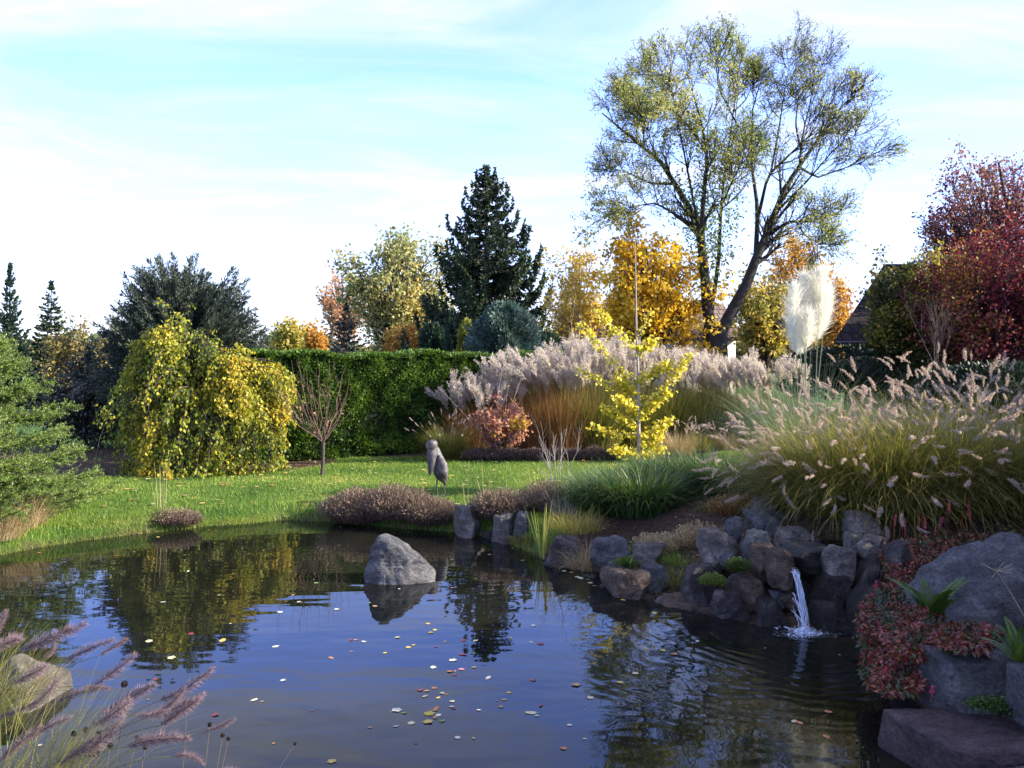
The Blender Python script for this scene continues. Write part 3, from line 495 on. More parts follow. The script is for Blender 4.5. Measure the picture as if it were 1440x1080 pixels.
crown_tree('tree', 'pale gold tree with bare upright stems right of the spruce', 'tree', 33, 762, 862, 334, 500, 520, 'palegold', 'bark_pale', 60, 8, 4600, .14, .08, G_far, lump=.8)
crown_tree('tree', 'bright golden tree behind the young ginkgo', 'tree', 30, 838, 988, 328, 500, 520, 'gold', 'bark', 120, 9, 15000, .14, .12, G_far, lump=1.0, wid=.8, tw_up=-.1)
crown_tree('tree', 'yellow green tree behind the fork of the tall ash', 'tree', 36, 1030, 1122, 370, 498, 520, 'yellowgreen', 'bark', 60, 8, 5200, .17, .12, G_far, lump=.5)
crown_tree('tree', 'thin orange tree showing above and behind the white pampas plumes', 'tree', 44, 1070, 1172, 310, 470, 520, 'orange', 'bark', 60, 8, 3600, .2, .14, G_far, lump=.4)
crown_tree('tree', 'amber tree between the pampas plumes and the dark roof', 'tree', 42, 1140, 1205, 385, 500, 520, 'orange', 'bark', 40, 8, 4200, .18, .1, G_far)
crown_tree('tree', 'tall thinning pink and red tree at the right edge', 'tree', 30, 1290, 1500, 200, 480, 520, 'pinkred', 'bark_dark', 170, 11, 19000, .12, .16, None, lump=.25, lead=.8)
crown_tree('tree', 'golden leaved tree between the olive bush and the red tree', 'tree', 27, 1282, 1375, 318, 480, 520, 'yellowgreen', 'bark_dark', 50, 8, 3000, .13, .1, None, lump=.4)
crown_tree('maple_tree', 'dark red maple shrub tree at the right edge behind the fountain grass', 'tree', 22.5, 1272, 1530, 320, 550, 560, 'red', 'bark_dark', 170, 10, 24000, .10, .1, None, lump=.35, lead=.5)
crown_tree('bush', 'olive green bush covering the right slope of the dark roof', 'bush', 24, 1210, 1322, 350, 520, 540, 'bushgreen', 'bark', 90, 9, 12000, .11, .05, None, lump=.45)
crown_tree('bush', 'tan and yellow bush between the dark conifer and the left fir', 'bush', 22, 52, 142, 452, 600, 620, 'tanbush', 'bark', 60, 8, 4600, .09, .05, None)
crown_tree('bush', 'dark grey green bush in shade behind the left fir', 'bush', 19, 55, 185, 485, 668, 650, 'graybush', 'bark_dark', 90, 9, 9000, .075, .05, None)
crown_tree('bush', 'tall unseen evergreen bush beside the terrace, added to shade the rocks', 'bush', 6.0, 1760, 2700, 330, 930, 900, 'darkbush', 'bark_dark', 170, 11, 20000, .17, .06, None, base_z=.0)  # unseen bush, placed and sized so its shadow covers the boulder
crown_tree('bush', 'broad unseen evergreen bush behind the big boulder, added to shade the rockery', 'bush', 9.0, 1570, 2020, 330, 760, 760, 'darkbush', 'bark_dark', 110, 10, 9000, .16, .06, None, base_z=.2)  # unseen shade caster added on the rockery side

crown_tree('bush', 'dense unseen evergreen bush at the near end of the terrace, added for shade', 'bush', 3.9, 1860, 3000, 330, 1080, 1090, 'darkbush', 'bark_dark', 170, 11, 18000, .15, .06, None, base_z=.0)  # added out of view to keep sun off the near slabs
# twiggy bare shrub in front of the olive bush
def bare_shrub(name, label, cat, base, n, hh, spread, bark, r0=.012, per=(4, 3), col=None, ln=.5):
    t = thing(name, label, cat, base); a = R.uniform(0, 6.28, n); e = R.uniform(.1, 1, n)*spread; b = np.asarray(base)+np.stack([np.cos(a), np.sin(a), 0*a], 1)*.05
    pts = [b]; p = b; d = nrm(np.stack([np.cos(a)*np.sin(e), np.sin(a)*np.sin(e), np.cos(e)], 1)); h = hh*R.uniform(.6, 1., n)
    for j in range(5): d = nrm(d+R.normal(size=d.shape)*.10); p = p+d*(h/5)[:, None]; pts.append(p)
    P = np.stack(pts, 1); Rr = r0*np.linspace(1, .3, 6)[None]*np.ones((n, 1)); mb = MB(); tubes(mb, P, Rr, 5)
    s, r = spawn(P, Rr, per[0], .25, 1, hh*ln, .5, 4, .3, .3, .6, .4); tubes(mb, s, r, 4); s2, r2 = spawn(s, r, per[1], .2, 1, hh*ln*.5, .5, 3, .2, .3, .7, .5); tubes(mb, s2, r2, 3)
    mb.build('branches', M[bark], t, smooth=True); return t, s2
bare_shrub('bare_shrub', 'leafless grey twiggy shrub before the olive bush and red maple', 'shrub', at(1318, 520, 20), 7, 1.75, .40, 'bark', .010, (5, 3))
bare_shrub('bare_shrub', 'leafless pale twiggy shrub between lavender and green daylilies on the bank', 'shrub', (PX(787, 11.3), 11.3, .02), 5, 1.2, .34, 'bark_pale', .008, (4, 3), ln=.35)
bare_shrub('bare_shrub', 'tall bare stems standing over the silver grass near the pale gold tree', 'shrub', (PX(822, 24), 24, 0), 6, 3.4, .3, 'bark_pale', .02, (3, 2), ln=.3)
bare_shrub('bare_shrub', 'thin bare stems rising out of the copper shrub', 'shrub', (PX(702, 16.9), 16.9, 0), 8, 2.3, .42, 'bark_pale', .009, (2, 1), ln=.25)

# conifers and shrubs over the hedge
def shrub_mass(name, label, cat, d, x0, x1, ytop, ybot, mat, n, ll, wd, up=.7, group=None, depth=.9, lumpy=.22, pwz=1., bark='bark_dark', core=.72):
    """dense evergreen: sprays standing out of an uneven rounded body"""
    cx = PX((x0+x1)/2, d); rx = (x1-x0)/2/F*d; zb, zt = PZ(ybot, d), PZ(ytop, d); H = zt-zb; t = thing(name, label, cat, (cx, d, zb), group)
    a = R.uniform(0, 6.28, n); u = R.uniform(0, 1, n)**.8; r = np.sqrt(np.clip(1-np.abs(u*1.15-.15)**(2.2*pwz), 0, 1))
    lum = 1+lumpy*np.array([mn.fractal((float(np.cos(q))*1.6+d, float(np.sin(q))*1.6, float(z)*3.2), 1., 2., 3) for q, z in zip(a, u)])*1.6
    rr = r*lum*R.uniform(.72, 1.0, n)**.5; P = np.stack([cx+rx*rr*np.cos(a), d+rx*depth*rr*np.sin(a), zb+H*u*(1-.06*R.uniform(0, 1, n))*(.88+.12*lum)], 1)
    D = nrm(np.stack([np.cos(a)*(1-up), np.sin(a)*(1-up), np.full(n, up)+0*a], 1)*1.0+rand_unit(n)*.42+np.array([0, 0, .5])*(u[:, None]-.3))
    tone = np.clip(.45+.55*(lum-1)/max(lumpy, .01)*.7+R.normal(0, .2, n), 0, 1); mb = MB(); kites(mb, P, D, ll*R.uniform(.6, 1.3, n), wd*R.uniform(.7, 1.3, n), tone); mb.build('crown', M[mat], t)
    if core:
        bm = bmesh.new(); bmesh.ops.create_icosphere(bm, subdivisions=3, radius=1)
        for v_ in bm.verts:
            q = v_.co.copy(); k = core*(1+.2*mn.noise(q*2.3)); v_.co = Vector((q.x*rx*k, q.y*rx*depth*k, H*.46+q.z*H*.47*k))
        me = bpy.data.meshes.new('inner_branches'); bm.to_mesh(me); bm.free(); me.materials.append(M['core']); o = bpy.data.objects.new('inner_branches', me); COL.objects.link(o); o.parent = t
    return t
shrub_mass('juniper', 'round dark green juniper beside the column conifers above the hedge', 'shrub', 26, 590, 628, 458, 515, 'thuja', 2600, .16, .05, .5)
conifer('column_conifer', 'slim upright dark conifer above the hedge', 25, 630, 438, .9, 17, 'thuja', 170, 26, 1.25, 1.25, .1, -.6, .22, .06, .5, .0, rag=.15)
shrub_mass('golden_conifer', 'small golden conifer between the slim conifer and the blue juniper', 'shrub', 27, 644, 668, 452, 515, 'goldthuja', 1300, .15, .06, .7)
shrub_mass('blue_juniper', 'big rounded blue grey juniper above the hedge in front of the spruce', 'shrub', 25, 664, 752, 428, 520, 'juniper', 9000, .15, .05, .35, lumpy=.3)
shrub_mass('evergreen_shrub', 'dark green shrub between the blue juniper and the silver grasses', 'shrub', 27, 735, 800, 472, 525, 'thuja', 3500, .16, .05, .5)
shrub_mass('evergreen_shrub', 'low dark hedge shrub below the cream wall of the right house', 'shrub', 25.5, 1110, 1340, 488, 560, 'darkbush', 9000, .14, .06, .4, pwz=5)
shrub_mass('evergreen_shrub', 'dark evergreen mound in shade under the red maple', 'shrub', 19.5, 1290, 1520, 512, 620, 'darkbush', 8000, .13, .06, .4, pwz=2)

# big dark feathery conifer on the left
CD = 18.6
t = thing('conifer', 'big dark blue green feathery conifer behind the yellow weeping tree', 'conifer', (PX(262, CD), CD, 0))
tp = poly([(PX(262, CD), CD, 0), (PX(258, CD), CD, 1.7), (PX(262, CD), CD, 3.3)], 10)[None]; nb = 1000
dr = rand_unit(nb*2); dr = dr[dr[:, 2] > -.8][:nb]; nb = len(dr); lum = np.array([mn.noise((float(q[0])*2.6, float(q[1])*2.6, float(q[2])*2.6)) for q in dr]); cz = PZ(505, CD)
T = np.array([PX(256, CD), CD, cz])+dr*((.93+.22*lum)*R.uniform(.70, 1.03, nb))[:, None]*np.array([1.93, 1.7, (505-352)/F*CD])
T[:, 2] = np.maximum(T[:, 2], .1); s = np.clip((T[:, 2]-.1)/4.2*R.uniform(.5, .9, nb)+.02, .03, .9); S, _ = sample(tp, np.zeros(nb, int), s)
u = np.linspace(0, 1, 6)[None, :, None]; Cc = S+(T-S)*.55+np.array([0, 0, .06])*np.linalg.norm(T-S, axis=1)[:, None]; BP = (1-u)**2*S[:, None]+2*u*(1-u)*Cc[:, None]+u*u*T[:, None]; BR = .022*np.linspace(1, .15, 6)[None]*np.ones((nb, 1))
mb = MB(); tubes(mb, tp, (.16*np.linspace(1.2, .2, 10))[None], 8); tubes(mb, BP, BR, 4); mb.build('trunk', M['bark_dark'], t, smooth=True)
per = 135; idx = np.repeat(np.arange(nb), per); n = len(idx); uu = R.uniform(.35, 1, n)**.7; P, tn = sample(BP, idx, uu); sd = nrm(np.cross(tn, rand_unit(n)))
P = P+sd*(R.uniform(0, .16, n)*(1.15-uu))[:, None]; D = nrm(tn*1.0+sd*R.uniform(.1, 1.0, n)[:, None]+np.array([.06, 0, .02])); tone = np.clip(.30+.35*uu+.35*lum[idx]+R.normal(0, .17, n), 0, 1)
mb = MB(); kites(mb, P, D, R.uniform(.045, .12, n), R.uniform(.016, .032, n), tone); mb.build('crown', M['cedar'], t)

# yellow weeping tree
WD = 15.4
t = thing('weeping_tree', 'small weeping tree with yellow green autumn leaves hanging to the ground', 'tree', (PX(290, WD), WD, 0))
tp = poly([(PX(290, WD), WD, 0), (PX(285, WD), WD, .9), (PX(270, WD), WD, 1.7), (PX(245, WD), WD, 2.55)], 10)[None]; nb = 330
heads = np.array([(245, 436, .0), (232, 470, .3), (285, 480, -.3), (330, 505, -.2), (385, 512, .1), (190, 515, .2), (300, 520, .5), (350, 530, -.5), (250, 500, -.5), (215, 545, -.3), (270, 540, -.7), (375, 560, -.3), (205, 580, .3), (320, 570, -.75), (265, 500, -.2), (300, 500, .0), (290, 540, -.6), (345, 545, -.6), (310, 590, -.8), (265, 575, -.8), (370, 590, -.4)]); heads = np.concatenate([heads, [(282, 492, .2), (312, 500, .1), (298, 545, -.5), (325, 540, -.4), (280, 520, .5), (315, 600, -.8), (290, 610, -.9), (250, 610, -.8), (345, 610, -.7), (268, 456, .1), (290, 474, -.1), (318, 490, .2), (262, 470, -.4), (184, 508, .1), (198, 488, -.1), (214, 464, .0), (392, 508, .0), (362, 500, -.2), (345, 498, .2), (190, 540, -.2)]]); hi = R.integers(0, len(heads), nb)
ctl = np.stack([PX(heads[hi, 0], WD), WD+heads[hi, 2]+R.normal(0, .15, nb), PZ(heads[hi, 1], WD)], 1)+R.normal(size=(nb, 3))*np.array([.15, .1, .08])
S, _ = sample(tp, np.zeros(nb, int), np.clip(ctl[:, 2]/2.7*R.uniform(.6, .9, nb), .25, .97)); ax = ctl[:, 0]-PX(290, WD); spread = R.uniform(.02, .30, nb)*np.sign(ax+R.normal(0, .3, nb))
E = np.stack([np.clip(ctl[:, 0]+spread, PX(174, WD), PX(402, WD)), ctl[:, 1]+R.normal(-.12, .22, nb), np.maximum(.08, ctl[:, 2]-R.uniform(.5, 1.7, nb))], 1); u = np.linspace(0, 1, 9)[None, :, None]
c1 = S*.35+ctl*.65+np.array([0, 0, .32]); c2 = ctl+np.stack([spread*.9, 0*spread, 0*spread+.05], 1); BP = (1-u)**3*S[:, None]+3*u*(1-u)**2*c1[:, None]+3*u*u*(1-u)*c2[:, None]+u**3*E[:, None]
BR = .014*np.linspace(1, .15, 9)[None]*np.ones((nb, 1)); tw, twr = spawn(BP, BR, 9, .25, .97, .42, .6, 5, -1.3, .3, .5, .3); mb = MB(); tubes(mb, tp, (.085*np.linspace(1.2, .25, 10))[None], 8); tubes(mb, BP, BR, 5); tubes(mb, tw, np.maximum(twr, .0018), 3); mb.build('trunk', M['bark'], t, smooth=True)
n = 46000; tone = np.array([mn.noise((float(q[0])*1.4, float(q[1])*1.4, float(q[2])*1.4)) for q in tw[:, -1]]); wg = np.clip(.8+tone*1.0, .2, 2); idx = R.choice(len(tw), n, p=wg/wg.sum()); P, tn = sample(tw, idx, R.uniform(0, 1, n)); P += R.normal(size=P.shape)*.035
D = nrm(tn*.4+rand_unit(n)*.75+np.array([0, 0, -.8])); P[:, 2] = np.maximum(P[:, 2], .07)
mb = MB(); kites(mb, P, D, R.uniform(.045, .08, n), R.uniform(.032, .055, n), np.clip(.40+.55*tone[idx]+R.normal(0, .2, n), 0, 1), fold=.25); mb.build('crown', M['weep'], t)

# clipped hedge
t = thing('hedge', 'long clipped green hedge behind the lawn', 'hedge', (-2.2, 17.9, 0)); y0 = 0.0; hx0, hx1, hh = 0.0, 7.2, 2.0
H0 = np.array([-4.75, 16.05]); HD_ = np.array([3.0, 1.95]); HD_ /= np.linalg.norm(HD_); HN_ = np.array([-HD_[1], HD_[0]])
def hturn(mb):
    mb.v = [np.stack([H0[0]+V[:, 0]*HD_[0]+V[:, 1]*HN_[0], H0[1]+V[:, 0]*HD_[1]+V[:, 1]*HN_[1], V[:, 2]], 1) for V in mb.v]; return mb
def htop(x): return hh+.035*np.sin(x*2.1)+.03*np.sin(x*5.3+1)
nxg, nzg = 110, 28; gx = np.linspace(hx0, hx1, nxg); gzr = np.linspace(0, 1, nzg); mb = MB()
XX, TT = np.meshgrid(gx, gzr); nz_ = np.array([[mn.noise((float(x)*3.2, float(z)*6, 0)) for x in gx] for z in gzr]); FR = np.stack([XX, y0+.13+.07*nz_+.05*TT, TT*(htop(XX)-.07)], -1)
ii = np.arange(nxg*nzg).reshape(nzg, nxg); fq = np.stack([ii[:-1, :-1], ii[:-1, 1:], ii[1:, 1:], ii[1:, :-1]], -1).reshape(-1, 4); mb.add(FR.reshape(-1, 3), fq)
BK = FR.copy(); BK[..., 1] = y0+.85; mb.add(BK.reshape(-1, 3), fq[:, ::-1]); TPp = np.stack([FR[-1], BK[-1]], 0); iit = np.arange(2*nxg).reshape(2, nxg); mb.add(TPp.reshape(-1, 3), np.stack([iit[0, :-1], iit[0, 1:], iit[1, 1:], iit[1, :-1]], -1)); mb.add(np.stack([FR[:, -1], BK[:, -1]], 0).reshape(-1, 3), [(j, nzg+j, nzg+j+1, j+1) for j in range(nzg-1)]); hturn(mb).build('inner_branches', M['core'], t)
mb = MB(); n = 62000; hx = R.uniform(hx0, hx1, n); hzv = R.uniform(0, 1, n)
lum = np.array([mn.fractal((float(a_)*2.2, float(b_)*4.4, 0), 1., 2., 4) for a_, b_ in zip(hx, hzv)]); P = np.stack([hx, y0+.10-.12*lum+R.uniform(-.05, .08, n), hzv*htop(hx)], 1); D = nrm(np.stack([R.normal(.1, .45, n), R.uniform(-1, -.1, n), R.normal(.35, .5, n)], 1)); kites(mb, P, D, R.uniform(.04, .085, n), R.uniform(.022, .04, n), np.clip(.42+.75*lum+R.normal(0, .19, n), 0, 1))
n = 16000; hx = R.uniform(hx0, hx1, n); P = np.stack([hx, y0+R.uniform(0, .9, n), htop(hx)-.05+R.uniform(-.03, .05, n)+.04*np.array([mn.noise((float(a_)*6, 1, 0)) for a_ in hx])], 1); kites(mb, P, nrm(rand_unit(n)*.6+[0, -.15, .6]), R.uniform(.05, .10, n), R.uniform(.025, .045, n), np.clip(R.normal(.62, .2, n), 0, 1))
hturn(mb).build('foliage', M['hedge'], t)

# front fir at the left edge
FD = 10.6
t = thing('fir_tree', 'green fir with layered branches at the left edge of the lawn', 'conifer', (PX(-45, FD), FD, 0)); fx = PX(-45, FD); tp = poly([(fx, FD, 0), (fx, FD, 1.0), (fx, FD, 2.15)], 8)[None]; nb = 136; z = np.clip((np.arange(nb) % 8+.35)/8.3+R.normal(0, .012, nb), .02, .96); azb = np.arange(nb)*2.4+R.normal(0, .25, nb); Lb = 1.62*(1-z)**.72*R.uniform(.75, 1.05, nb)+.1
h = np.stack([np.cos(azb), np.sin(azb), 0*azb], 1); p = np.array([fx, FD, 0])+np.array([0, 0, 1.])*(z*2.12)[:, None]; pts = [p]
for j in range(6): e = .12+.30*(j/5)**2+.7*z**3-.25*math.sin(j/5*3.1)+R.normal(0, .04, nb); p = p+(h*np.cos(e)[:, None]+np.array([0, 0, 1.])*np.sin(e)[:, None])*(Lb/6)[:, None]; pts.append(p)
BP = np.stack(pts, 1); BR = .012*np.linspace(1, .25, 7)[None]*np.ones((nb, 1)); s1, r1 = spawn(BP, BR, 17, .2, 1., .44, .75, 4, .12, .12, .6, .4, .7); s1[:, 1:, 2] = s1[:, :1, 2]+(s1[:, 1:, 2]-s1[:, :1, 2])*.18; s2, r2 = spawn(s1, r1, 3, .25, .95, .17, .7, 3, .1, .1, .8, .6)
mb = MB(); tubes(mb, tp, (.06*np.linspace(1.2, .2, 8))[None], 7); tubes(mb, BP, BR, 5); tubes(mb, s1, np.maximum(r1, .003), 3); tubes(mb, s2, np.maximum(r2, .002), 3); mb.build('trunk', M['bark'], t, smooth=True)
mb = MB()
for SP, per, ln in ((BP[:, 3:], 80, .034), (s1, 46, .032), (s2, 24, .030)):
    n = len(SP)*per; idx = np.repeat(np.arange(len(SP)), per); P, tn = sample(SP, idx, R.uniform(0, 1, n)); tn[:, :] = nrm(tn); sd = nrm(np.cross(tn, rand_unit(n))+np.array([0, 0, .35])); kites(mb, P, nrm(tn*.55+sd), ln*R.uniform(.8, 1.25, n), .0075, np.clip(R.normal(.42, .2, n)+.25*sd[:, 2], 0, 1))
mb.build('crown', M['fir'], t)

# little bare vase-shaped tree on the lawn
SD = 14.6; b = at(453, 668, SD); b[2] = 0
t = thing('small_tree', 'little leafless vase shaped tree standing on the lawn before the hedge', 'tree', b); tops = [(396, 520), (412, 506), (425, 508), (436, 512), (447, 505), (458, 512), (466, 520), (478, 516), (490, 530), (405, 545), (420, 560), (482, 560), (440, 530), (470, 545), (399, 560)]
fk = at(454, 622, SD); mb = MB(); tubes(mb, poly([b, (b+fk)/2+np.array([.01, 0, 0]), fk], 6)[None], np.array([[.036, .030, .028, .027, .030, .038]]), 9); mb.build('trunk', M['bark'], t, smooth=True)
P = []
for i, (px, py) in enumerate(tops): T = at(px, py, SD); T[1] += R.uniform(-.5, .5); P.append(poly([fk, fk+(T-fk)*np.array([.55, .55, .33]), fk+(T-fk)*np.array([.85, .85, .68]), T], 8)+np.concatenate([[[0, 0, 0]], R.normal(size=(7, 3))*.012]))
P = np.array(P); Rr = .010*np.linspace(1, .2, 8)[None]*R.uniform(.7, 1.1, len(P))[:, None]; mb = MB(); tubes(mb, P, Rr, 5); s, r = spawn(P, Rr, 4, .1, .9, .42, .45, 5, .45, .2, .55, .35); tubes(mb, s, np.maximum(r, .0016), 4); s2, r2 = spawn(s, r, 1, .2, 1, .2, .5, 3, .3, .2, .7, .5); tubes(mb, s2, np.maximum(r2, .0018), 3); mb.build('branches', M['bark_red'], t, smooth=True)
mb = MB(); P, tn = sample(s, R.integers(0, len(s), 46), R.uniform(.1, .5, 46)); kites(mb, P, nrm(rand_unit(46)+[0, 0, -.7]), .06, .04, R.uniform(.3, .8, 46)); mb.build('leaves', M['peach'], t)

# young ginkgo
KD = 16.2; b = np.array([PX(900, KD), KD, 0.])
t = thing('ginkgo_tree', 'slender young ginkgo with bright yellow leaves along its branches', 'tree', b); tp = poly([at(900, 652, KD), at(898, 600, KD), at(898, 540, KD), at(895, 470, KD), at(893, 318, KD)], 14)[None]; mb = MB(); tubes(mb, tp, (.034*np.linspace(1.1, .14, 14))[None], 8); mb.build('trunk', M['bark_pale'], t, smooth=True)
br = [((900, 617), (925, 601), (948, 589), 1.), ((896, 611), (868, 611), (836, 602), .45), ((895, 599), (875, 588), (848, 570), 1.), ((900, 572), (930, 550), (970, 496), .85), ((898, 562), (850, 536), (811, 518), .6), ((897, 538), (855, 500), (820, 455), .6), ((896, 536), (918, 522), (941, 511), 1.), ((895, 489), (868, 466), (838, 437), .5), ((895, 492), (912, 484), (921, 476), .8), ((896, 478), (905, 458), (914, 436), .12), ((900, 638), (880, 634), (860, 629), 1.), ((901, 638), (920, 637), (938, 633), 1.), ((898, 588), (920, 565), (940, 548), 1.), ((897, 580), (880, 565), (862, 556), .8), ((900, 627), (915, 622), (932, 612), .8), ((897, 552), (880, 545), (868, 530), 1.)]
P = []
for b0, b1, b2, q in br: dy_ = R.uniform(-.35, .35); A = np.array([at(*b0, KD), at(*b1, KD), at(*b2, KD)]); A[1, 1] += dy_*.5; A[2, 1] += dy_; P.append(poly(A, 7))
P = np.array(P); mb = MB(); tubes(mb, P, .012*np.linspace(1, .3, 7)[None]*np.ones((len(P), 1)), 5); mb.build('branches', M['bark_pale'], t, smooth=True)
cnt = np.array([int(300*q[3]) for q in br]); idx = np.repeat(np.arange(len(br)), cnt); n = len(idx); dens = np.array([q[3] for q in br])[idx]; u = R.uniform(.02, 1, n)**np.where(dens > .75, .9, .9); u = np.where((dens < .7), np.round(u*7)/7+R.normal(0, .03, n), u).clip(0, 1)
A, tn = sample(P, idx, u); A += R.normal(size=A.shape)*.045+np.array([0, 0, -.01]); mb = MB(); kites(mb, A, nrm(rand_unit(n)*.8+np.array([0, 0, -.5])), R.uniform(.045, .075, n), R.uniform(.05, .08, n), np.clip(R.normal(.55, .25, n), 0, 1), mid=.72); mb.build('leaves', M['ginkgo'], t)

# copper leaved shrub
t = thing('copper_shrub', 'round shrub with copper pink and yellow leaves at the end of the silver grass', 'shrub', (PX(705, 16.6), 16.6, 0)); c = np.array([PX(706, 16.6), 16.6, .62]); nb = 60; dr = rand_unit(nb); dr[:, 2] = np.abs(dr[:, 2]+.1); T = c+dr*np.array([.56, .5, .62])*R.uniform(.65, 1, nb)[:, None]; S = np.array([PX(705, 16.6), 16.6, .02])+R.normal(size=(nb, 3))*np.array([.06, .06, 0]); u = np.linspace(0, 1, 5)[None, :, None]; BP = S[:, None]*(1-u)+T[:, None]*u+np.array([0, 0, .1])*u*(1-u); BR = .007*np.linspace(1, .3, 5)[None]*np.ones((nb, 1)); tw, twr = spawn(BP, BR, 6, .3, 1, .25, .7, 4, .1, .3); mb = MB(); tubes(mb, BP, BR, 4); tubes(mb, tw, np.maximum(twr, .002), 3); mb.build('branches', M['bark_red'], t)
n = 3400; idx = R.choice(len(tw), n); P, tn = sample(tw, idx, R.uniform(.1, 1, n)); P += R.normal(size=P.shape)*.03; yel = np.exp(-((P[:, 0]-PX(728, 16.6))**2/.05+(P[:, 2]-.72)**2/.012)); mb = MB(); kites(mb, P, nrm(rand_unit(n)+[0, -.2, -.4]), R.uniform(.05, .085, n), R.uniform(.03, .045, n), np.clip(R.normal(.35, .2, n)+.6*yel, 0, 1)); mb.build('leaves', M['copper'], t)
# ------------------------------------------------------------------ grasses
def plume_mesh(name, mat, n, r, hl, hw, bend=.25, fwd=.5, shape=.8, k=1):
    """bottle-brush flower head along +Z, length one"""
    t = R.uniform(0, 1, n); prof = np.sin(np.pi*np.clip(t*.93+.05, 0, 1))**shape; ax = np.stack([bend*t*t, 0*t, t], 1); a = R.uniform(0, 6.28, n); o = np.stack([np.cos(a), np.sin(a), 0*a], 1)
    D = nrm(o*R.uniform(.4, 1.1, n)[:, None]+np.array([.3*bend, 0, fwd])); P = ax+o*(r*.12*prof)[:, None]; mb = MB(); kites(mb, P, D, hl*(.35+.65*prof)*R.uniform(.7, 1.25, n), hw, np.clip(R.normal(.5, .25, n), 0, 1), mid=.3)
    tt = np.linspace(0, 1, 6); tubes(mb, np.stack([bend*tt*tt, 0*tt, tt], 1)[None], (r*.13*np.sin(np.pi*np.clip(tt*.9+.06, 0, 1)))[None], 5, .15); return mb.mesh(name, mat)
def place_plumes(meshes, parent, P, D, Ls, name='plume'):
    off = Vector(parent.location)
    for p_, d_, l_ in zip(P, D, Ls):
        o = bpy.data.objects.new(name, meshes[int(R.integers(0, len(meshes)))]); COL.objects.link(o); o.parent = parent; o.location = Vector(p_.tolist())-off
        o.rotation_mode = 'QUATERNION'; o.rotation_quaternion = Vector(d_.tolist()).to_track_quat('Z', 'Y') @ Quaternion((0, 0, 1), float(R.uniform(0, 6.28))); o.scale = (float(l_),)*3
def grass_clump(name, label, cat, c, n, rad, Ls, lean, bend, wd, mat, k=6, group=None, tone=.45, wind=0.0, tip_tone=.0, part='blades', dirbias=.55):
    t = thing(name, label, cat, c, group); P, a, q = disk(n, rad, c); P[:, 2] = c[2]-.02; azm = a+R.normal(0, dirbias, n); mb = MB()
    blades(mb, P, azm, R.uniform(*Ls, n), R.uniform(*lean, n)*(.3+.7*q), R.uniform(*bend, n), wd*R.uniform(.6, 1.3, n), np.clip(R.normal(tone, .26, n), 0, 1), k=k, va=tip_tone); mb.build(part, M[mat], t); return t
def stems(t, c, n, rad, Ls, lean, bend, mat, wd=.004, wind=0., part='stems'):
    P, a, q = disk(n, rad, c); P[:, 2] = c[2]; azm = a+R.normal(0, .5, n); mb = MB(); tip, d = blades(mb, P, azm, R.uniform(*Ls, n), R.uniform(*lean, n)*(.25+.75*q), R.uniform(*bend, n), wd, R.uniform(.3, .8, n), k=7); mb.build(part, M[mat], t); return tip, d

pm = [plume_mesh('plume', M['pennplume'], n_, .13, h_, .024, b_, .5, s_) for b_, n_, h_, s_ in ((.1, 190, .19, .8), (.25, 160, .16, .7), (.45, 210, .20, 1.0), (.6, 150, .17, .6), (.3, 120, .15, .9))]
G_f = 'fountain grasses on the rockery'
FC = [((1128, 9.6), 1500, .40, (.7, 1.1), 90, 'fountain grass clump at the left end of the mass, arching toward the daylilies', .0), ((1172, 9.1), 1900, .42, (.8, 1.3), 95, 'fountain grass clump arching over the back stone of the cascade', .0), ((1246, 8.9), 2200, .5, (.9, 1.42), 98, 'big fountain grass clump in the middle above the angled stone', .0), ((1330, 8.9), 2100, .5, (.9, 1.42), 98, 'fountain grass clump above the left pink flower spikes', .0), ((1412, 9.0), 1900, .5, (.9, 1.42), 98, 'fountain grass clump above the right pink flower spikes', .0), ((1496, 9.3), 1500, .45, (.9, 1.4), 90, 'fountain grass clump cut by the right edge of the picture', .0), ((1280, 10.3), 1500, .5, (1.0, 1.5), 95, 'rear fountain grass clump behind the big middle one', 0.), ((1385, 10.4), 1500, .5, (1.0, 1.5), 95, 'rear fountain grass clump in front of the dark evergreen mound', 0.)]
for (px, d_), nb_, rad, Ls, npl, lab, _ in FC:
    x_ = PX(px, d_); c = np.array([x_, d_, gz(x_, d_)]); t = grass_clump('fountain_grass', lab, 'grass clump', c, int(nb_*1.6), rad*.8, Ls, (.05, 1.1), (.6, 1.9), .0072, 'pennblade', 7, G_f, .45, tip_tone=.25)
    tip, dd = stems(t, c, npl, rad*.7, (Ls[0]*1.0, Ls[1]*1.12), (.05, 1.3), (.15, 1.3), 'pennblade', .003); place_plumes(pm, t, tip, nrm(dd+np.array([.0, 0, .05])), R.uniform(.12, .185, npl))
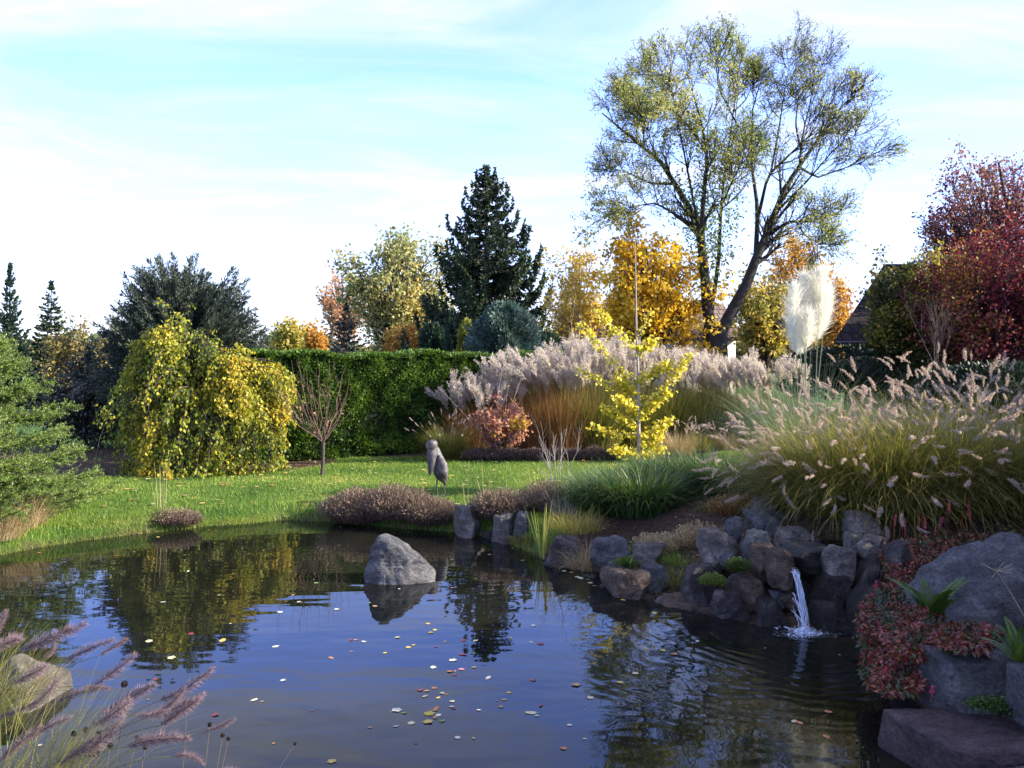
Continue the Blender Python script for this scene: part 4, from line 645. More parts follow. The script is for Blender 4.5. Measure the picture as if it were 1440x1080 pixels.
# pampas grass
x_ = PX(1138, 12.4); c = np.array([x_, 12.4, .05]); t = grass_clump('pampas_grass', 'pampas grass with tall fluffy white plumes behind the fountain grass', 'grass clump', c, 2600, .4, (1.3, 2.2), (.05, .6), (.7, 2.1), .007, 'pampasblade', 8)
stm = []
for i, (p0, p1, p2, rw) in enumerate((((1121, 500), (1114, 458), (1117, 406), 18), ((1131, 482), (1129, 440), (1131, 392), 18), ((1149, 482), (1155, 442), (1154, 385), 20), ((1140, 486), (1143, 448), (1144, 398), 19), ((1126, 503), (1122, 472), (1122, 424), 16), ((1133, 494), (1135, 476), (1137, 446), 13), ((1157, 470), (1160, 440), (1164, 410), 13))):
    dp = 12.4+(-.10, .06, .0, .12, .16, -.16, .1)[i]; A, B, C_ = at(*p0, dp), at(*p1, dp), at(*p2, dp); ax = poly([A, B, C_], 10)[None]; n = int(3400*rw/20); u = R.uniform(0, 1, n)**.9; Pp, tn = sample(ax, np.zeros(n, int), u); a_ = R.uniform(0, 6.28, n); o_ = np.stack([np.cos(a_), np.sin(a_), 0*a_], 1); rr = rw/F*dp*np.sin(np.pi*np.clip(.08+u*.88, 0, 1))**.8
    q = R.uniform(0, 1, n)**.6; q = R.uniform(0, 1, n)**.9; mb = MB(); kites(mb, Pp+o_*(rr*q*.62)[:, None]+np.array([0, 0, .04]), nrm(o_*.40+np.array([.14*R.normal(), 0, .75])+rand_unit(n)*.55), R.uniform(.05, .11, n)*np.where(R.uniform(0, 1, n) < .25, 2.3, 1.), .0038, np.clip(R.normal(.5, .25, n), 0, 1), mid=.4)
    tubes(mb, ax, (rw/F*dp*.15*np.sin(np.pi*np.linspace(.05, .95, 10)))[None], 8, .3); mb.build('plume', M['pampas'], t); stm.append(poly([c+[R.normal()*.1, 0, 0], (c+A)/2+[R.normal()*.03, 0, 0], A, B], 8))
mb = MB(); tubes(mb, np.array(stm), np.full((len(stm), 8), .007), 5, .8); mb.build('stems', M['pampasblade'], t)
mb = MB(); n = 46; P, a_, q = disk(n, .25, c); blades(mb, P, a_, R.uniform(1.5, 1.95, n), R.uniform(0, .15, n), R.uniform(0, .35, n), .007, R.uniform(.6, 1, n), k=6); mb.build('upright_stalks', M['pampasblade'], t)

# silver grass along the island bed
def fan_plume(name, mat, ns):
    mb = MB()
    for i in range(ns):
        l = R.uniform(.55, 1.); a = R.uniform(0, 6.28); sp = R.uniform(.03, .24); tt = np.linspace(0, 1, 5); hb = R.uniform(0, .25); P = np.stack([np.cos(a)*sp*tt+.22*tt**2, np.sin(a)*sp*tt, hb+l*tt*(1-hb)], 1)[None]
        n = 34; u = R.uniform(.1, 1, n); A, tn = sample(P, np.zeros(n, int), u); kites(mb, A, nrm(tn*.8+rand_unit(n)*.75), R.uniform(.07, .13, n), .022, np.clip(R.normal(.5, .25, n), 0, 1), mid=.4); tubes(mb, P, np.full((1, 5), .006), 3, .2)
    return mb.mesh(name, mat)
fm = [fan_plume('plume', M['miscplume'], k_) for k_ in (12, 14, 16, 11)]
G_m = 'silver grasses in the island bed'
MC = [((668, 17.9), 1.3, 'miscorange', 24, 'low silver grass with rust stems at the left end of the row'), ((702, 18.2), 1.5, 'miscorange', 30, 'silver grass with rust stems directly behind the copper shrub'), ((745, 18.2), 1.82, 'miscorange', 34, 'silver grass with rust stems right of the copper shrub'), ((788, 18.1), 1.98, 'miscorange', 34, 'tall rust stemmed silver grass behind the pale twiggy shrub'), ((836, 18.3), 2.05, 'miscgreen', 34, 'green silver grass left of the ginkgo trunk'), ((884, 18.9), 2.02, 'miscgreen', 36, 'green silver grass behind the ginkgo trunk'), ((934, 19.3), 1.92, 'miscgreen', 34, 'green silver grass right of the ginkgo below the white house'), ((985, 19.6), 1.82, 'miscgreen', 32, 'green silver grass in front of the ash trunk'), ((1038, 19.6), 1.76, 'miscgreen', 30, 'green silver grass right of the ash trunk'), ((1085, 19.2), 1.66, 'miscgreen', 26, 'green silver grass just left of the pampas grass'), ((860, 20.4), 2.1, 'miscgreen', 34, 'rear silver grass showing over the others behind the ginkgo'), ((800, 20.2), 2.1, 'miscgreen', 30, 'rear silver grass under the pale gold tree'), ((960, 21.2), 1.92, 'miscgreen', 28, 'rear silver grass under the golden tree'), ((1022, 20.6), 1.72, 'miscgreen', 28, 'rear silver grass right below the fork of the ash')]
for (px, d_), h_, mt, npl, lab in MC:
    x_ = PX(px, d_); c = np.array([x_, d_, 0.]); g_ = mt == 'miscgreen'
    t = grass_clump('silver_grass', lab, 'grass clump', c, 1900 if g_ else 1300, .48, (h_*.5, h_*.92), (.02, .45), (.2, 1.7) if g_ else (.1, 1.0), .011 if g_ else .008, mt, 6, G_m, .5 if g_ else .55, tip_tone=-.2 if g_ else .1)
    tip, dd = stems(t, c, int(npl*1.45), .5, (h_*.66, h_*.98), (.0, .32), (.0, .22), 'straw' if g_ else 'miscorange', .007); place_plumes(fm, t, tip-np.array([0, 0, .05]), nrm(dd+np.array([-.38, 0, .25])+R.normal(size=dd.shape)*.13), R.uniform(.36, .56, len(tip)))
    if g_: mb = MB(); P, a_, q = disk(130, .38, c); blades(mb, P, a_, R.uniform(.6, 1.1, 130), R.uniform(0, .3, 130), R.uniform(.1, .8, 130), .009, R.uniform(.1, .8, 130), k=4); mb.build('dry_stalks', M['straw'], t)
# smaller grasses by the island bed
for (px, d_), n, rad, Ls, mt, npl, lab in (((630, 16.9), 1500, .2, (.5, .85), 'pennblade', 40, 'small green fountain grass left of the copper shrub by the hedge'), ((952, 17.6), 900, .28, (.35, .62), 'straw', 26, 'low straw coloured grass right of the ginkgo'), ((985, 18.2), 700, .2, (.35, .6), 'pennblade', 18, 'low green gold grass between two straw grasses'), ((1020, 18.6), 700, .2, (.35, .55), 'straw', 24, 'low pale grass at the far end of the lawn strip')):
    x_ = PX(px, d_); c = np.array([x_, d_, 0.]); t = grass_clump('low_grass', lab, 'grass clump', c, n, rad, Ls, (.05, .9), (.4, 1.5), .007, mt, 6, 'low grasses at the island bed', .45); tip, dd = stems(t, c, npl, rad, (Ls[0]*1.1, Ls[1]*1.1), (.05, .8), (.1, .8), 'straw', .004); place_plumes(pm, t, tip, dd, R.uniform(.10, .15, npl))

# heather edging, lavender mounds, cut-back tufts
def twig_mound(name, label, cat, c, rx, ry, h, n, mat, group=None, wd=.006, lean=.55, tone=.4, part='twigs', tops=.25):
    t = thing(name, label, cat, c, group); a = R.uniform(0, 6.28, n); q = np.sqrt(R.uniform(0, 1, n)); P = np.stack([c[0]+rx*.8*q*np.cos(a), c[1]+ry*.8*q*np.sin(a), np.full(n, c[2]-.02)], 1)
    lm = 1+.3*np.array([mn.noise((float(p[0])*3.5, float(p[1])*3.5, 2.)) for p in P]); mb = MB(); tip, dd = blades(mb, P, a+R.normal(0, .6, n), h*(1-.35*q*q)*lm*R.uniform(.6, 1.1, n), lean*q*R.uniform(.5, 1.3, n), R.uniform(-.3, .4, n), wd, np.clip(R.normal(tone, .2, n), 0, 1), k=3, va=.3)
    m_ = n; kites(mb, tip-dd*h*.1, nrm(dd+rand_unit(m_)*.5), h*.14, wd*1.8, np.clip(R.normal(tone+tops, .2, m_), 0, 1)); j = R.integers(0, n, n); f = R.uniform(.4, 1, n); kites(mb, P[j]+(tip[j]-P[j])*f[:, None], nrm(dd[j]*.6+rand_unit(n)), h*.10, wd*1.5, np.clip(R.normal(tone, .2, n), 0, 1)); mb.build(part, M[mat], t); return t
G_h = 'heather tufts edging the island bed'
hp = [(668, 16.55), (696, 16.5), (724, 16.5), (752, 16.5), (780, 16.5), (808, 16.5), (836, 16.5), (862, 16.55)]
hl = ['brownish heather tuft at the left end of the bed edging', 'heather tuft below the left half of the copper shrub', 'heather tuft below the right half of the copper shrub', 'heather tuft just right of the copper shrub', 'heather tuft seen behind the pale twiggy shrub', 'dark heather tuft right of the pale twiggy shrub', 'dark heather tuft two places left of the ginkgo', 'dark heather tuft closest to the ginkgo trunk']
for (px, d_), lab in zip(hp, hl): twig_mound('heather', lab, 'heather', (PX(px, d_), d_, 0), .24, .24, .27, 1500, 'heather', G_h, .007, .5, .3)
G_l = 'dry lavender mounds on the pond bank'
for px, py, d_, rx, ry, h, n, lab in ((505, 735, 11.88, .46, .34, .42, 3400, 'brown lavender mound at the left end of the far bank'), (556, 735, 11.72, .42, .3, .42, 3000, 'brown lavender mound in front of the bird sculpture, left side'), (606, 735, 11.5, .36, .28, .36, 2400, 'pinkish lavender mound below the bird sculpture, beside the grey boulder'), (704, 735, 11.1, .28, .25, .40, 2000, 'grey brown lavender mound between the bank boulders'), (768, 715, 11.2, .32, .3, .36, 1900, 'grey lavender mound at the foot of the pale twiggy shrub'), (246, 745, 11.5, .36, .2, .20, 1400, 'small dark lavender tuft alone on the left pond edge')):
    x_ = PX(px, d_); twig_mound('lavender', lab, 'lavender', (x_, d_, gz(x_, d_)), rx, ry, h, n, 'lavender', G_l, .0055, .75, .42)
for px, d_, rx, lab, tone in ((936, 9.5, .36, 'tan cut-back iris tuft between the daylilies and the pond stones', .6), (985, 9.25, .26, 'brown cut-back iris tuft beside the pale leaning slab', .35), (1036, 9.6, .34, 'rust coloured cut-back tuft above the pale slabs', .25)):
    x_ = PX(px, d_); twig_mound('cut_back_tuft', lab, 'perennial', (x_, d_, gz(x_, d_)), rx, .26, .22, 520, 'straw' if tone > .3 else 'miscorange', 'cut-back tufts on the rockery', .011, .6, tone, 'stubs')
# daylilies
G_d = 'daylily clumps above the rocks'
for px, d_, n, rad, Ls, lab in ((846, 11.0, 1300, .35, (.5, .74), 'daylily clump at the left end next to the lavender'), (902, 10.7, 1500, .38, (.52, .78), 'daylily clump behind the tan cut-back tuft'), (950, 11.6, 1500, .42, (.58, .84), 'sunlit daylily clump below the ginkgo trunk'), (1000, 11.3, 1300, .38, (.5, .76), 'daylily clump behind the rust coloured tuft'), (1034, 10.7, 1200, .32, (.38, .56), 'dark daylily clump beside the fountain grass'), (876, 11.8, 1200, .36, (.45, .65), 'sunlit daylily clump at the back left of the row')):
    x_ = PX(px, d_); grass_clump('daylily', lab, 'perennial', np.array([x_, d_, gz(x_, d_)]), n, rad, Ls, (.05, .7), (.6, 1.9), .014, 'daylily', 7, G_d, .45, tip_tone=.3)
# reeds and wispy grasses by the water
def tuft(name, label, px, py, d_, n, rad, Ls, lean, bend, wd, mat, k=5, tone=.5, cat='grass clump', group=None):
    x_ = PX(px, d_); c = np.array([x_, d_, PZ(py, d_) if py else gz(x_, d_)]); return grass_clump(name, label, cat, c, n, rad, Ls, lean, bend, wd, mat, k, group, tone)
tuft('sedge', 'pale straw sedge clump on the bank at the left edge', 22, None, 10.6, 800, .3, (.25, .6), (.05, .8), (.3, 1.5), .006, 'straw')
tuft('sedge', 'small straw sedge between the fir and the pond at the left edge', -6, None, 10.1, 500, .25, (.25, .5), (.05, .8), (.3, 1.5), .006, 'straw')
tuft('dry_stalks', 'few tall thin dry stalks standing in front of the weeping tree', 228, None, 11.75, 9, .10, (.5, .85), (.02, .2), (.0, .25), .006, 'straw', tone=.75)
tuft('dry_stalks', 'thin dry stalks on the lawn edge right of the bird sculpture', 690, None, 11.5, 14, .35, (.35, .75), (.02, .3), (.0, .5), .005, 'straw', tone=.8)
tuft('iris', 'yellow green iris fan standing in the water before the lavender', 764, 782, 9.75, 13, .06, (.42, .68), (.10, .60), (-.05, .2), .026, 'iris', tone=.72, cat='iris')
tuft('iris', 'few yellow iris blades in the lavender in front of the bird sculpture', 598, 735, 11.5, 7, .12, (.3, .5), (.2, .6), (-.1, .1), .016, 'iris', tone=.8, cat='iris')
tuft('wispy_grass', 'dull wispy grass behind the iris fan on the bank', 808, None, 10.0, 800, .28, (.14, .32), (.1, 1.), (.3, 1.5), .004, 'pennblade', tone=.65)
tuft('wispy_grass', 'dull wispy grass hanging between the two dark bank boulders', 826, None, 9.3, 900, .22, (.18, .36), (.2, 1.1), (.5, 1.8), .004, 'straw', tone=.45)
tuft('wispy_grass', 'green wispy grass above the brown waterline boulder', 905, None, 8.75, 900, .26, (.12, .24), (.2, 1.1), (.5, 1.8), .004, 'pennblade', tone=.5)
tuft('wispy_grass', 'thin green grass hanging beside the mossy stone by the fall', 955, None, 8.55, 700, .22, (.12, .26), (.2, 1.1), (.8, 2.0), .004, 'pennblade', tone=.4)
tuft('pale_wisps', 'pale pinkish wisps below the bare twiggy shrub', 800, None, 11.0, 260, .25, (.2, .5), (.1, .9), (.2, 1.0), .006, 'miscplume', tone=.5)
tuft('edge_grass', 'long lawn grass drooping over the left pond edge', 330, None, 11.9, 900, .5, (.06, .14), (.2, 1.2), (.5, 1.8), .005, 'lawn', tone=.8)
tuft('edge_grass', 'long yellowing grass drooping over the bank beside the lavender', 150, None, 11.1, 900, .5, (.06, .14), (.2, 1.2), (.5, 1.8), .005, 'lawn', tone=.9)

n = 26000; d = R.uniform(6, 20, n); x = R.uniform(-.6, .62, n)*d; ok = (soil_mask(x, d) > .5) & (pond_sd(x, d) > .05) & ((x > .3) | (d > 14)); x, d = x[ok], d[ok]; n = len(x)
mb = MB(); kites(mb, np.stack([x, d, ground(x, d)+.006], 1), nrm(np.stack([R.normal(size=n), R.normal(size=n), R.normal(0, .25, n)], 1)), R.uniform(.03, .07, n), R.uniform(.015, .035, n), R.uniform(0, 1, n), Nn=nrm(np.array([0, 0, 1.])+rand_unit(n)*.5)); M['litter'] = leaf_mat('brown_leaf_litter', [(.05, .032, .02), (.12, .075, .04), (.20, .13, .06), (.08, .09, .03), (.30, .22, .10)], .1); o = mb.build('leaf_litter', M['litter']); props(o, 'brown leaf litter and bits lying on the soil beds', 'leaf litter', kind='stuff')
G_w = 'small weedy tufts between the rockery stones'
for px, d_, mt, lab in ((742, 10.35, 'pennblade', 'weedy tuft beside the pale upright bank stone'), (872, 9.6, 'lawn', 'green weedy tuft behind the blue grey boulder'), (960, 9.0, 'lawn', 'green weedy tuft left of the large grey brown boulder'), (1010, 9.9, 'pennblade', 'weedy tuft between the two cut-back tufts'), (1075, 9.6, 'lawn', 'green tuft behind the round topped stone'), (1120, 9.3, 'lawn', 'green tuft under the left fountain grass'), (1210, 8.4, 'lawn', 'green tuft beside the angled stone with a lit top'), (1290, 9.2, 'lawn', 'green tuft at the left end of the wire fence'), (1390, 9.0, 'lawn', 'green tuft before the middle edging stone')):
    x_ = PX(px, d_); c_ = np.array([x_, d_, gz(x_, d_)]); grass_clump('weed_tuft', lab, 'weeds', c_, 420, .2, (.06, .17), (.2, 1.2), (.4, 1.6), .006, mt, 4, G_w, .4)

# ------------------------------------------------------------------ rocks
bm = bmesh.new(); bmesh.ops.create_icosphere(bm, subdivisions=5, radius=1); bm.verts.ensure_lookup_table(); IV = np.array([v_.co[:] for v_ in bm.verts]); IF = np.array([[v_.index for v_ in f.verts] for f in bm.faces]); bm.free()
bm = bmesh.new(); bmesh.ops.create_icosphere(bm, subdivisions=6, radius=1); bm.verts.ensure_lookup_table(); IV6 = np.array([v_.co[:] for v_ in bm.verts]); IF6 = np.array([[v_.index for v_ in f.verts] for f in bm.faces]); bm.free()
def rock(name, label, box, d, dep, mat, planes=None, seed=0, p=16, rough=.035, cat='rock', group=None, sink=.0, hi=False, flat=0.):
    V0, F0 = (IV6, IF6) if hi else (IV, IF); rg = np.random.default_rng(seed+77)
    if planes is None:
        k = 13; nn = nrm(rg.normal(size=(k, 3))*np.array([1, 1, .8])); nn = np.concatenate([nn, [[0, 0, 1.], [0, 0, -1.], [0, -1., .25]]]); hh_ = np.concatenate([rg.uniform(.62, 1.05, k), [.72-flat, .8, .8]])
    else: nn = nrm(np.array([q[:3] for q in planes], float)); hh_ = np.array([q[3] for q in planes], float)
    r = 1/np.power((np.maximum(V0@nn.T, 0)/hh_)**p, 1).sum(1)**(1/p); nz_ = np.array([mn.fractal((float(v_[0])*1.8+seed, float(v_[1])*1.8, float(v_[2])*1.8), .9, 2.1, 6) for v_ in V0])
    lay = np.array([mn.noise((float(v_[0])*.8+seed, float(v_[1])*.8, float(v_[2])*7)) for v_ in V0]); rdg = np.array([mn.ridged_multi_fractal((float(v_[0])*1.3+seed*1.7, float(v_[1])*1.3, float(v_[2])*1.9), .9, 2.1, 5, 1., 2.) for v_ in V0]); r = r*(1+rough*nz_*1.3+rough*.5*lay-rough*.55*(rdg-rdg.mean())); V = V0*r[:, None]
    x0, y0_, x1, y1_ = box; X0, X1 = PX(x0, d), PX(x1, d); Z1, Z0 = PZ(y0_, d), PZ(y1_, d)-sink; mn_, mx_ = V.min(0), V.max(0)
    V = (V-mn_)/(mx_-mn_); V = V*np.array([X1-X0, dep, Z1-Z0])+np.array([X0, d-dep*.25, Z0]); mb = MB(); mb.add(V, F0); o = mb.build(name, M[mat], None, ((X0+X1)/2, d+dep*.25, Z0), smooth=True); return props(o, label, cat, group)
# the big wedge in the pond
def outline_planes(pts, sx_, sz_, c, extra):
    """side faces of a rock from its outline"""
    o = []
    for (ax, az_), (bx, bz) in zip(pts[:-1], pts[1:]):
        ex, ez = (bx-ax)*sx_, (bz-az_)*sz_; n_ = np.array([-ez, ex]); n_ = n_/np.linalg.norm(n_); h_ = n_ @ np.array([(ax-c[0])*sx_, (az_-c[1])*sz_]); o.append((n_[0], 0, n_[1], h_))
    return o+extra
OL = outline_planes([(0, -.2), (.0, .38), (.05, .70), (.11, .93), (.20, 1.0), (.34, .95), (.68, .62), (1.0, .12), (1.0, -.2)], 1.0, .72, (.42, .36), [(0, -1, .28, .30), (-.55, -.8, .15, .40), (.5, -.85, .3, .36), (.1, 1, .25, .36), (0, 0, -1, .42)])
rock('boulder', 'grey wedge shaped boulder standing alone in the pond', (511, 757, 614, 838), 8.75, .55, 'stone_blue', OL, 3, 26, .055, hi=True)
RK = [((636, 711, 678, 752), 11.0, .5, 'stone_gray', 'grey flat-topped boulder between two lavender mounds on the far bank', .25), ((690, 723, 723, 764), 10.6, .3, 'stone_gray', 'leaning grey slab left of the pale upright stone on the bank', .22), ((719, 720, 750, 764), 10.5, .35, 'stone_blue', 'pale upright stone behind the iris fan', .22), ((762, 756, 818, 802), 9.45, .5, 'stone_dark', 'dark rounded boulder right of the iris fan', .06), ((829, 758, 887, 810), 9.0, .5, 'stone_blue', 'blue grey boulder above the brown waterline boulder', .05), ((847, 803, 915, 850), 8.2, .4, 'stone_brown', 'brown boulder sitting at the waterline', .08), ((885, 764, 937, 790), 9.2, .4, 'stone_gray', 'low flat stone behind the blue grey boulder', .05), ((895, 794, 946, 834), 8.5, .4, 'stone_blue', 'smooth blue grey stone right of the brown waterline boulder', .05), ((960, 799, 1018, 856), 7.95, .45, 'stone_dark', 'dark mossy stone left of the fall at the waterline', .08), ((984, 746, 1042, 806), 8.3, .5, 'stone_gray', 'large grey brown boulder at the left end of the dry wall', .03), ((1018, 730, 1049, 756), 8.6, .3, 'stone_blue', 'small pale slab leaning on the large grey brown boulder', .03), ((1056, 702, 1104, 732), 9.1, .4, 'stone_blue', 'smooth round topped stone at the top of the dry wall', .05), ((1052, 719, 1107, 750), 8.7, .35, 'stone_blue', 'pale slab with a sloping top in the dry wall', .02), ((1092, 721, 1132, 744), 8.95, .3, 'stone_dark', 'flat dark stone behind the pale sloping slab', .02), ((1044, 747, 1090, 768), 8.35, .3, 'stone_pale', 'pale oval stone above the small block by the cascade', .01), ((1087, 743, 1147, 769), 8.35, .35, 'stone_gray', 'long rounded stone behind the cascade pool', .01), ((1045, 762, 1064, 790), 8.1, .25, 'stone_blue', 'small upright block at the left of the cascade', .02), ((1057, 766, 1092, 812), 7.95, .35, 'stone_brown', 'brown block under the pale oval stone', .02), ((1080, 771, 1128, 822), 7.55, .4, 'stone_brown', 'brown lip stone at the left of the falling water', .02), ((1030, 813, 1080, 856), 7.7, .35, 'stone_brown', 'brown cracked block low at the left of the fall', .05), ((1160, 769, 1204, 826), 7.5, .4, 'stone_gray', 'pale upright boulder right of the falling water', .03), ((1188, 752, 1218, 777), 7.8, .3, 'stone_gray', 'small grey stone wedged behind the pale pair at the cascade', .02), ((1203, 755, 1252, 786), 7.6, .3, 'stone_gray', 'pale block with flat face right of the cascade pool', .02), ((1192, 720, 1247, 762), 8.05, .4, 'stone_gray', 'angled stone with a lit top under the fountain grass', .03), ((1130, 722, 1194, 771), 9.0, .4, 'stone_dark', 'dark back stone under the hanging fountain grass', .03), ((1236, 711, 1286, 733), 8.75, .35, 'stone_pale', 'flat pale stone below the fountain grass fringe', .03), ((1298, 712, 1347, 727), 9.15, .3, 'stone_pale', 'first flat edging stone beside the wire fence', .03), ((1350, 714, 1408, 731), 9.15, .3, 'stone_pale', 'middle flat edging stone beside the wire fence', .03), ((1404, 714, 1450, 728), 9.15, .3, 'stone_pale', 'right end flat edging stone beside the wire fence', .03), ((1314, 727, 1334, 745), 8.5, .2, 'stone_pale', 'small pale stone among the pink flower spikes', .03), ((1202, 782, 1250, 826), 7.4, .4, 'stone_dark', 'dark block under the pale flat-faced block', .02), ((1140, 806, 1200, 856), 7.45, .4, 'stone_wet', 'wet dark block behind the falling water, right side', .04), ((1060, 846, 1116, 902), 7.4, .45, 'stone_wet', 'wet dark stone at the waterline left of the splash', .1), ((1146, 848, 1214, 908), 7.25, .45, 'stone_wet', 'wet dark stone at the waterline right of the splash', .1), ((1108, 812, 1146, 890), 7.75, .4, 'stone_wet', 'dark wet stone hidden behind the falling water', .1), ((1000, 838, 1064, 884), 7.6, .35, 'stone_dark', 'low dark stone at the waterline under the mossy stone', .08), ((930, 838, 1000, 868), 7.9, .3, 'stone_brown', 'narrow brown ledge stone at the waterline', .08), ((1196, 826, 1252, 905), 7.1, .4, 'stone_wet', 'dark wet stone under the red ground cover', .08), ((1104, 770, 1200, 800), 7.75, .55, 'stone_wet', 'broad wet slab the cascade runs over', .0), ((675, 748, 700, 762), 10.9, .2, 'stone_dark', 'small dark stone at the waterline by the leaning slab', .04), ((1250, 762, 1290, 800), 7.0, .4, 'stone_dark', 'dark stone beneath the red leaves beside the big boulder', .05)]
for i, (bx, d_, dep, mt, lab, sk) in enumerate(RK): rock('stone', lab, bx, d_, dep, mt, None, 10+i*3, 28, .075, sink=sk+.04, flat=.1 if mt == 'stone_pale' or 'slab' in lab else 0)
fr = np.random.default_rng(5)
for i in range(30):
    if i < 18: px, py, d_ = fr.uniform(1010, 1245), fr.uniform(745, 850), 0; d_ = np.interp(py, [745, 850], [8.55, 7.55])
    else: px, py, d_ = fr.uniform(770, 1000), 0, 0; py = np.interp(px, [770, 880, 1000], [793, 838, 864])+fr.uniform(-6, 4); d_ = (CZ-WZ)*F/(py-HZ)+.12
    w_, h_ = fr.uniform(9, 20), fr.uniform(7, 13); rock('small_stone', 'small filler stone wedged between the larger stones of the dry wall' if i < 18 else 'small stone lying at the waterline below the bank boulders', (px-w_, py-h_, px+w_, py+h_), d_, .2, ('stone_gray', 'stone_blue', 'stone_dark', 'stone_brown')[i % 4], None, 200+i*3, 26, .08, 'stone', 'filler stones in the dry wall' if i < 18 else 'small stones at the waterline', .02)
rock('boulder', 'huge blue grey boulder at the right edge behind the fern', (1300, 766, 1540, 925), 6.0, .95, 'stone_blue', [(-.8, -.3, .75, .62), (0, -.5, 1, .62), (.1, -1, .3, .6), (-1, -.2, 0, .95), (.6, -.4, .9, .75), (1, 0, 0, 1.), (0, 1, .3, .7), (0, 0, -1, .5), (-.5, -.9, .1, .8), (-.3, -.2, 1, .62)], 41, 14, .06, hi=True, sink=.1)
rock('stone', 'squared blue grey block under the trailing red leaves', (1318, 928, 1412, 1000), 5.05, .4, 'stone_blue', [(0, -1, .12, .6), (-1, 0, .2, .8), (1, 0, .15, .8), (0, 0, 1, .62), (0, 1, 0, .6), (-.5, -.6, -.55, .86), (.5, -.6, -.5, .92), (0, 0, -1, .6)], 43, 24, .03, hi=True, sink=.05)
rock('paving_slab', 'purple brown stepping slab at the bottom right corner', (1282, 1040, 1500, 1105), 4.62, .60, 'stone_purple', [(0, -1, .15, .9), (-1, -.25, .1, .9), (1, 0, .1, 1.), (0, 0, 1, .28), (0, 1, 0, .8), (0, 0, -1, .3)], 47, 26, .02, cat='stone', hi=True)
rock('paving_slab', 'pale slab below the purple brown one at the bottom right', (1272, 1124, 1580, 1215), 4.05, .56, 'stone_gray', [(0, -1, .15, .9), (-1, -.55, .2, .8), (1, 0, .1, 1.), (0, 0, 1, .28), (-.3, 1, 0, .8), (0, 0, -1, .3)], 51, 20, .03, cat='stone', hi=True, sink=.1)
rock('stone', 'upright slate cut off by the right edge of the picture', (1432, 942, 1470, 1020), 4.7, .18, 'stone_blue', [(0, -1, 0, .6), (-1, 0, .05, .7), (1, 0, 0, .7), (0, 0, 1, .8), (0, 1, 0, .6), (0, 0, -1, .8)], 55, 26, .02)
rock('stone', 'grey rock with a bright lit face in the water behind the purple grass plumes', (-22, 938, 76, 1024), 5.6, .5, 'stone_gray', [(-.4, -.6, .7, .62), (.9, -.2, .5, .6), (0, -1, .2, .6), (-1, 0, .2, .8), (.2, .2, 1, .5), (0, 1, 0, .6), (0, 0, -1, .5)], 58, 18, .05, hi=True, sink=.1)
# moss and ferns
twig_mound('moss_cushion', 'bright green moss cushion on the dark stone left of the fall', 'moss', tuple(at(1002, 818, 7.75)), .10, .10, .09, 700, 'moss', None, .006, 1.1, .6, 'tufts')
twig_mound('moss_cushion', 'dark green moss trailing beside the small upright block', 'moss', tuple(at(1038, 798, 7.85)), .09, .12, .12, 700, 'moss', None, .006, 1.1, .15, 'tufts')
twig_mound('moss_cushion', 'dull green moss on the blue grey bank boulder', 'moss', tuple(at(880, 790, 8.75)), .12, .12, .07, 500, 'moss', None, .006, 1.1, .5, 'tufts')
def fern(name, label, c, n, ln, spread, yaw=None):
    t = thing(name, label, 'fern', c); mb = MB()
    for i in range(n):
        a = R.uniform(0, 6.28) if yaw is None else R.normal(yaw, 1.2); e = R.uniform(.15, spread); l = ln*R.uniform(.65, 1.1); P = [np.asarray(c, float)]; k = 9
        for j in range(k): th = e+.9*(j/k)**1.5; P.append(P[-1]+np.array([math.cos(a)*math.sin(th), math.sin(a)*math.sin(th), math.cos(th)])*l/k)
        P = np.array(P)[None]; tubes(mb, P, np.full((1, k+1), .0016), 3, .3); u = np.repeat(np.linspace(.12, .98, 22), 2); A, tn = sample(P, np.zeros(44, int), u); up = np.cross(tn, np.array([-math.sin(a), math.cos(a), 0])); sd = np.cross(tn, up)*np.where(np.arange(44) % 2, 1, -1)[:, None]
        kites(mb, A, nrm(sd+tn*.45), ln*.17*(1-u)**.7+.006, ln*.042, np.clip(R.normal(.5, .2)+R.normal(0, .1, 44), 0, 1), Nn=up, fold=.05)
    mb.build('fronds', M['fern'], t)
fern('fern', 'green fern in front of the huge boulder', at(1312, 872, 5.75), 15, .38, .7)
fern('fern', 'dark fern cut off by the right edge beside the block', at(1436, 935, 4.9), 10, .30, .9)
fern('fern', 'small fern growing out of the rocks above the brown waterline boulder', at(880, 800, 8.5), 8, .26, .9)
twig_mound('ground_cover', 'dark green low plant between the block and the purple slab', 'ground cover', tuple(at(1400, 990, 4.85)), .16, .1, .06, 500, 'daylily', None, .008, 1.2, .35, 'leaves')

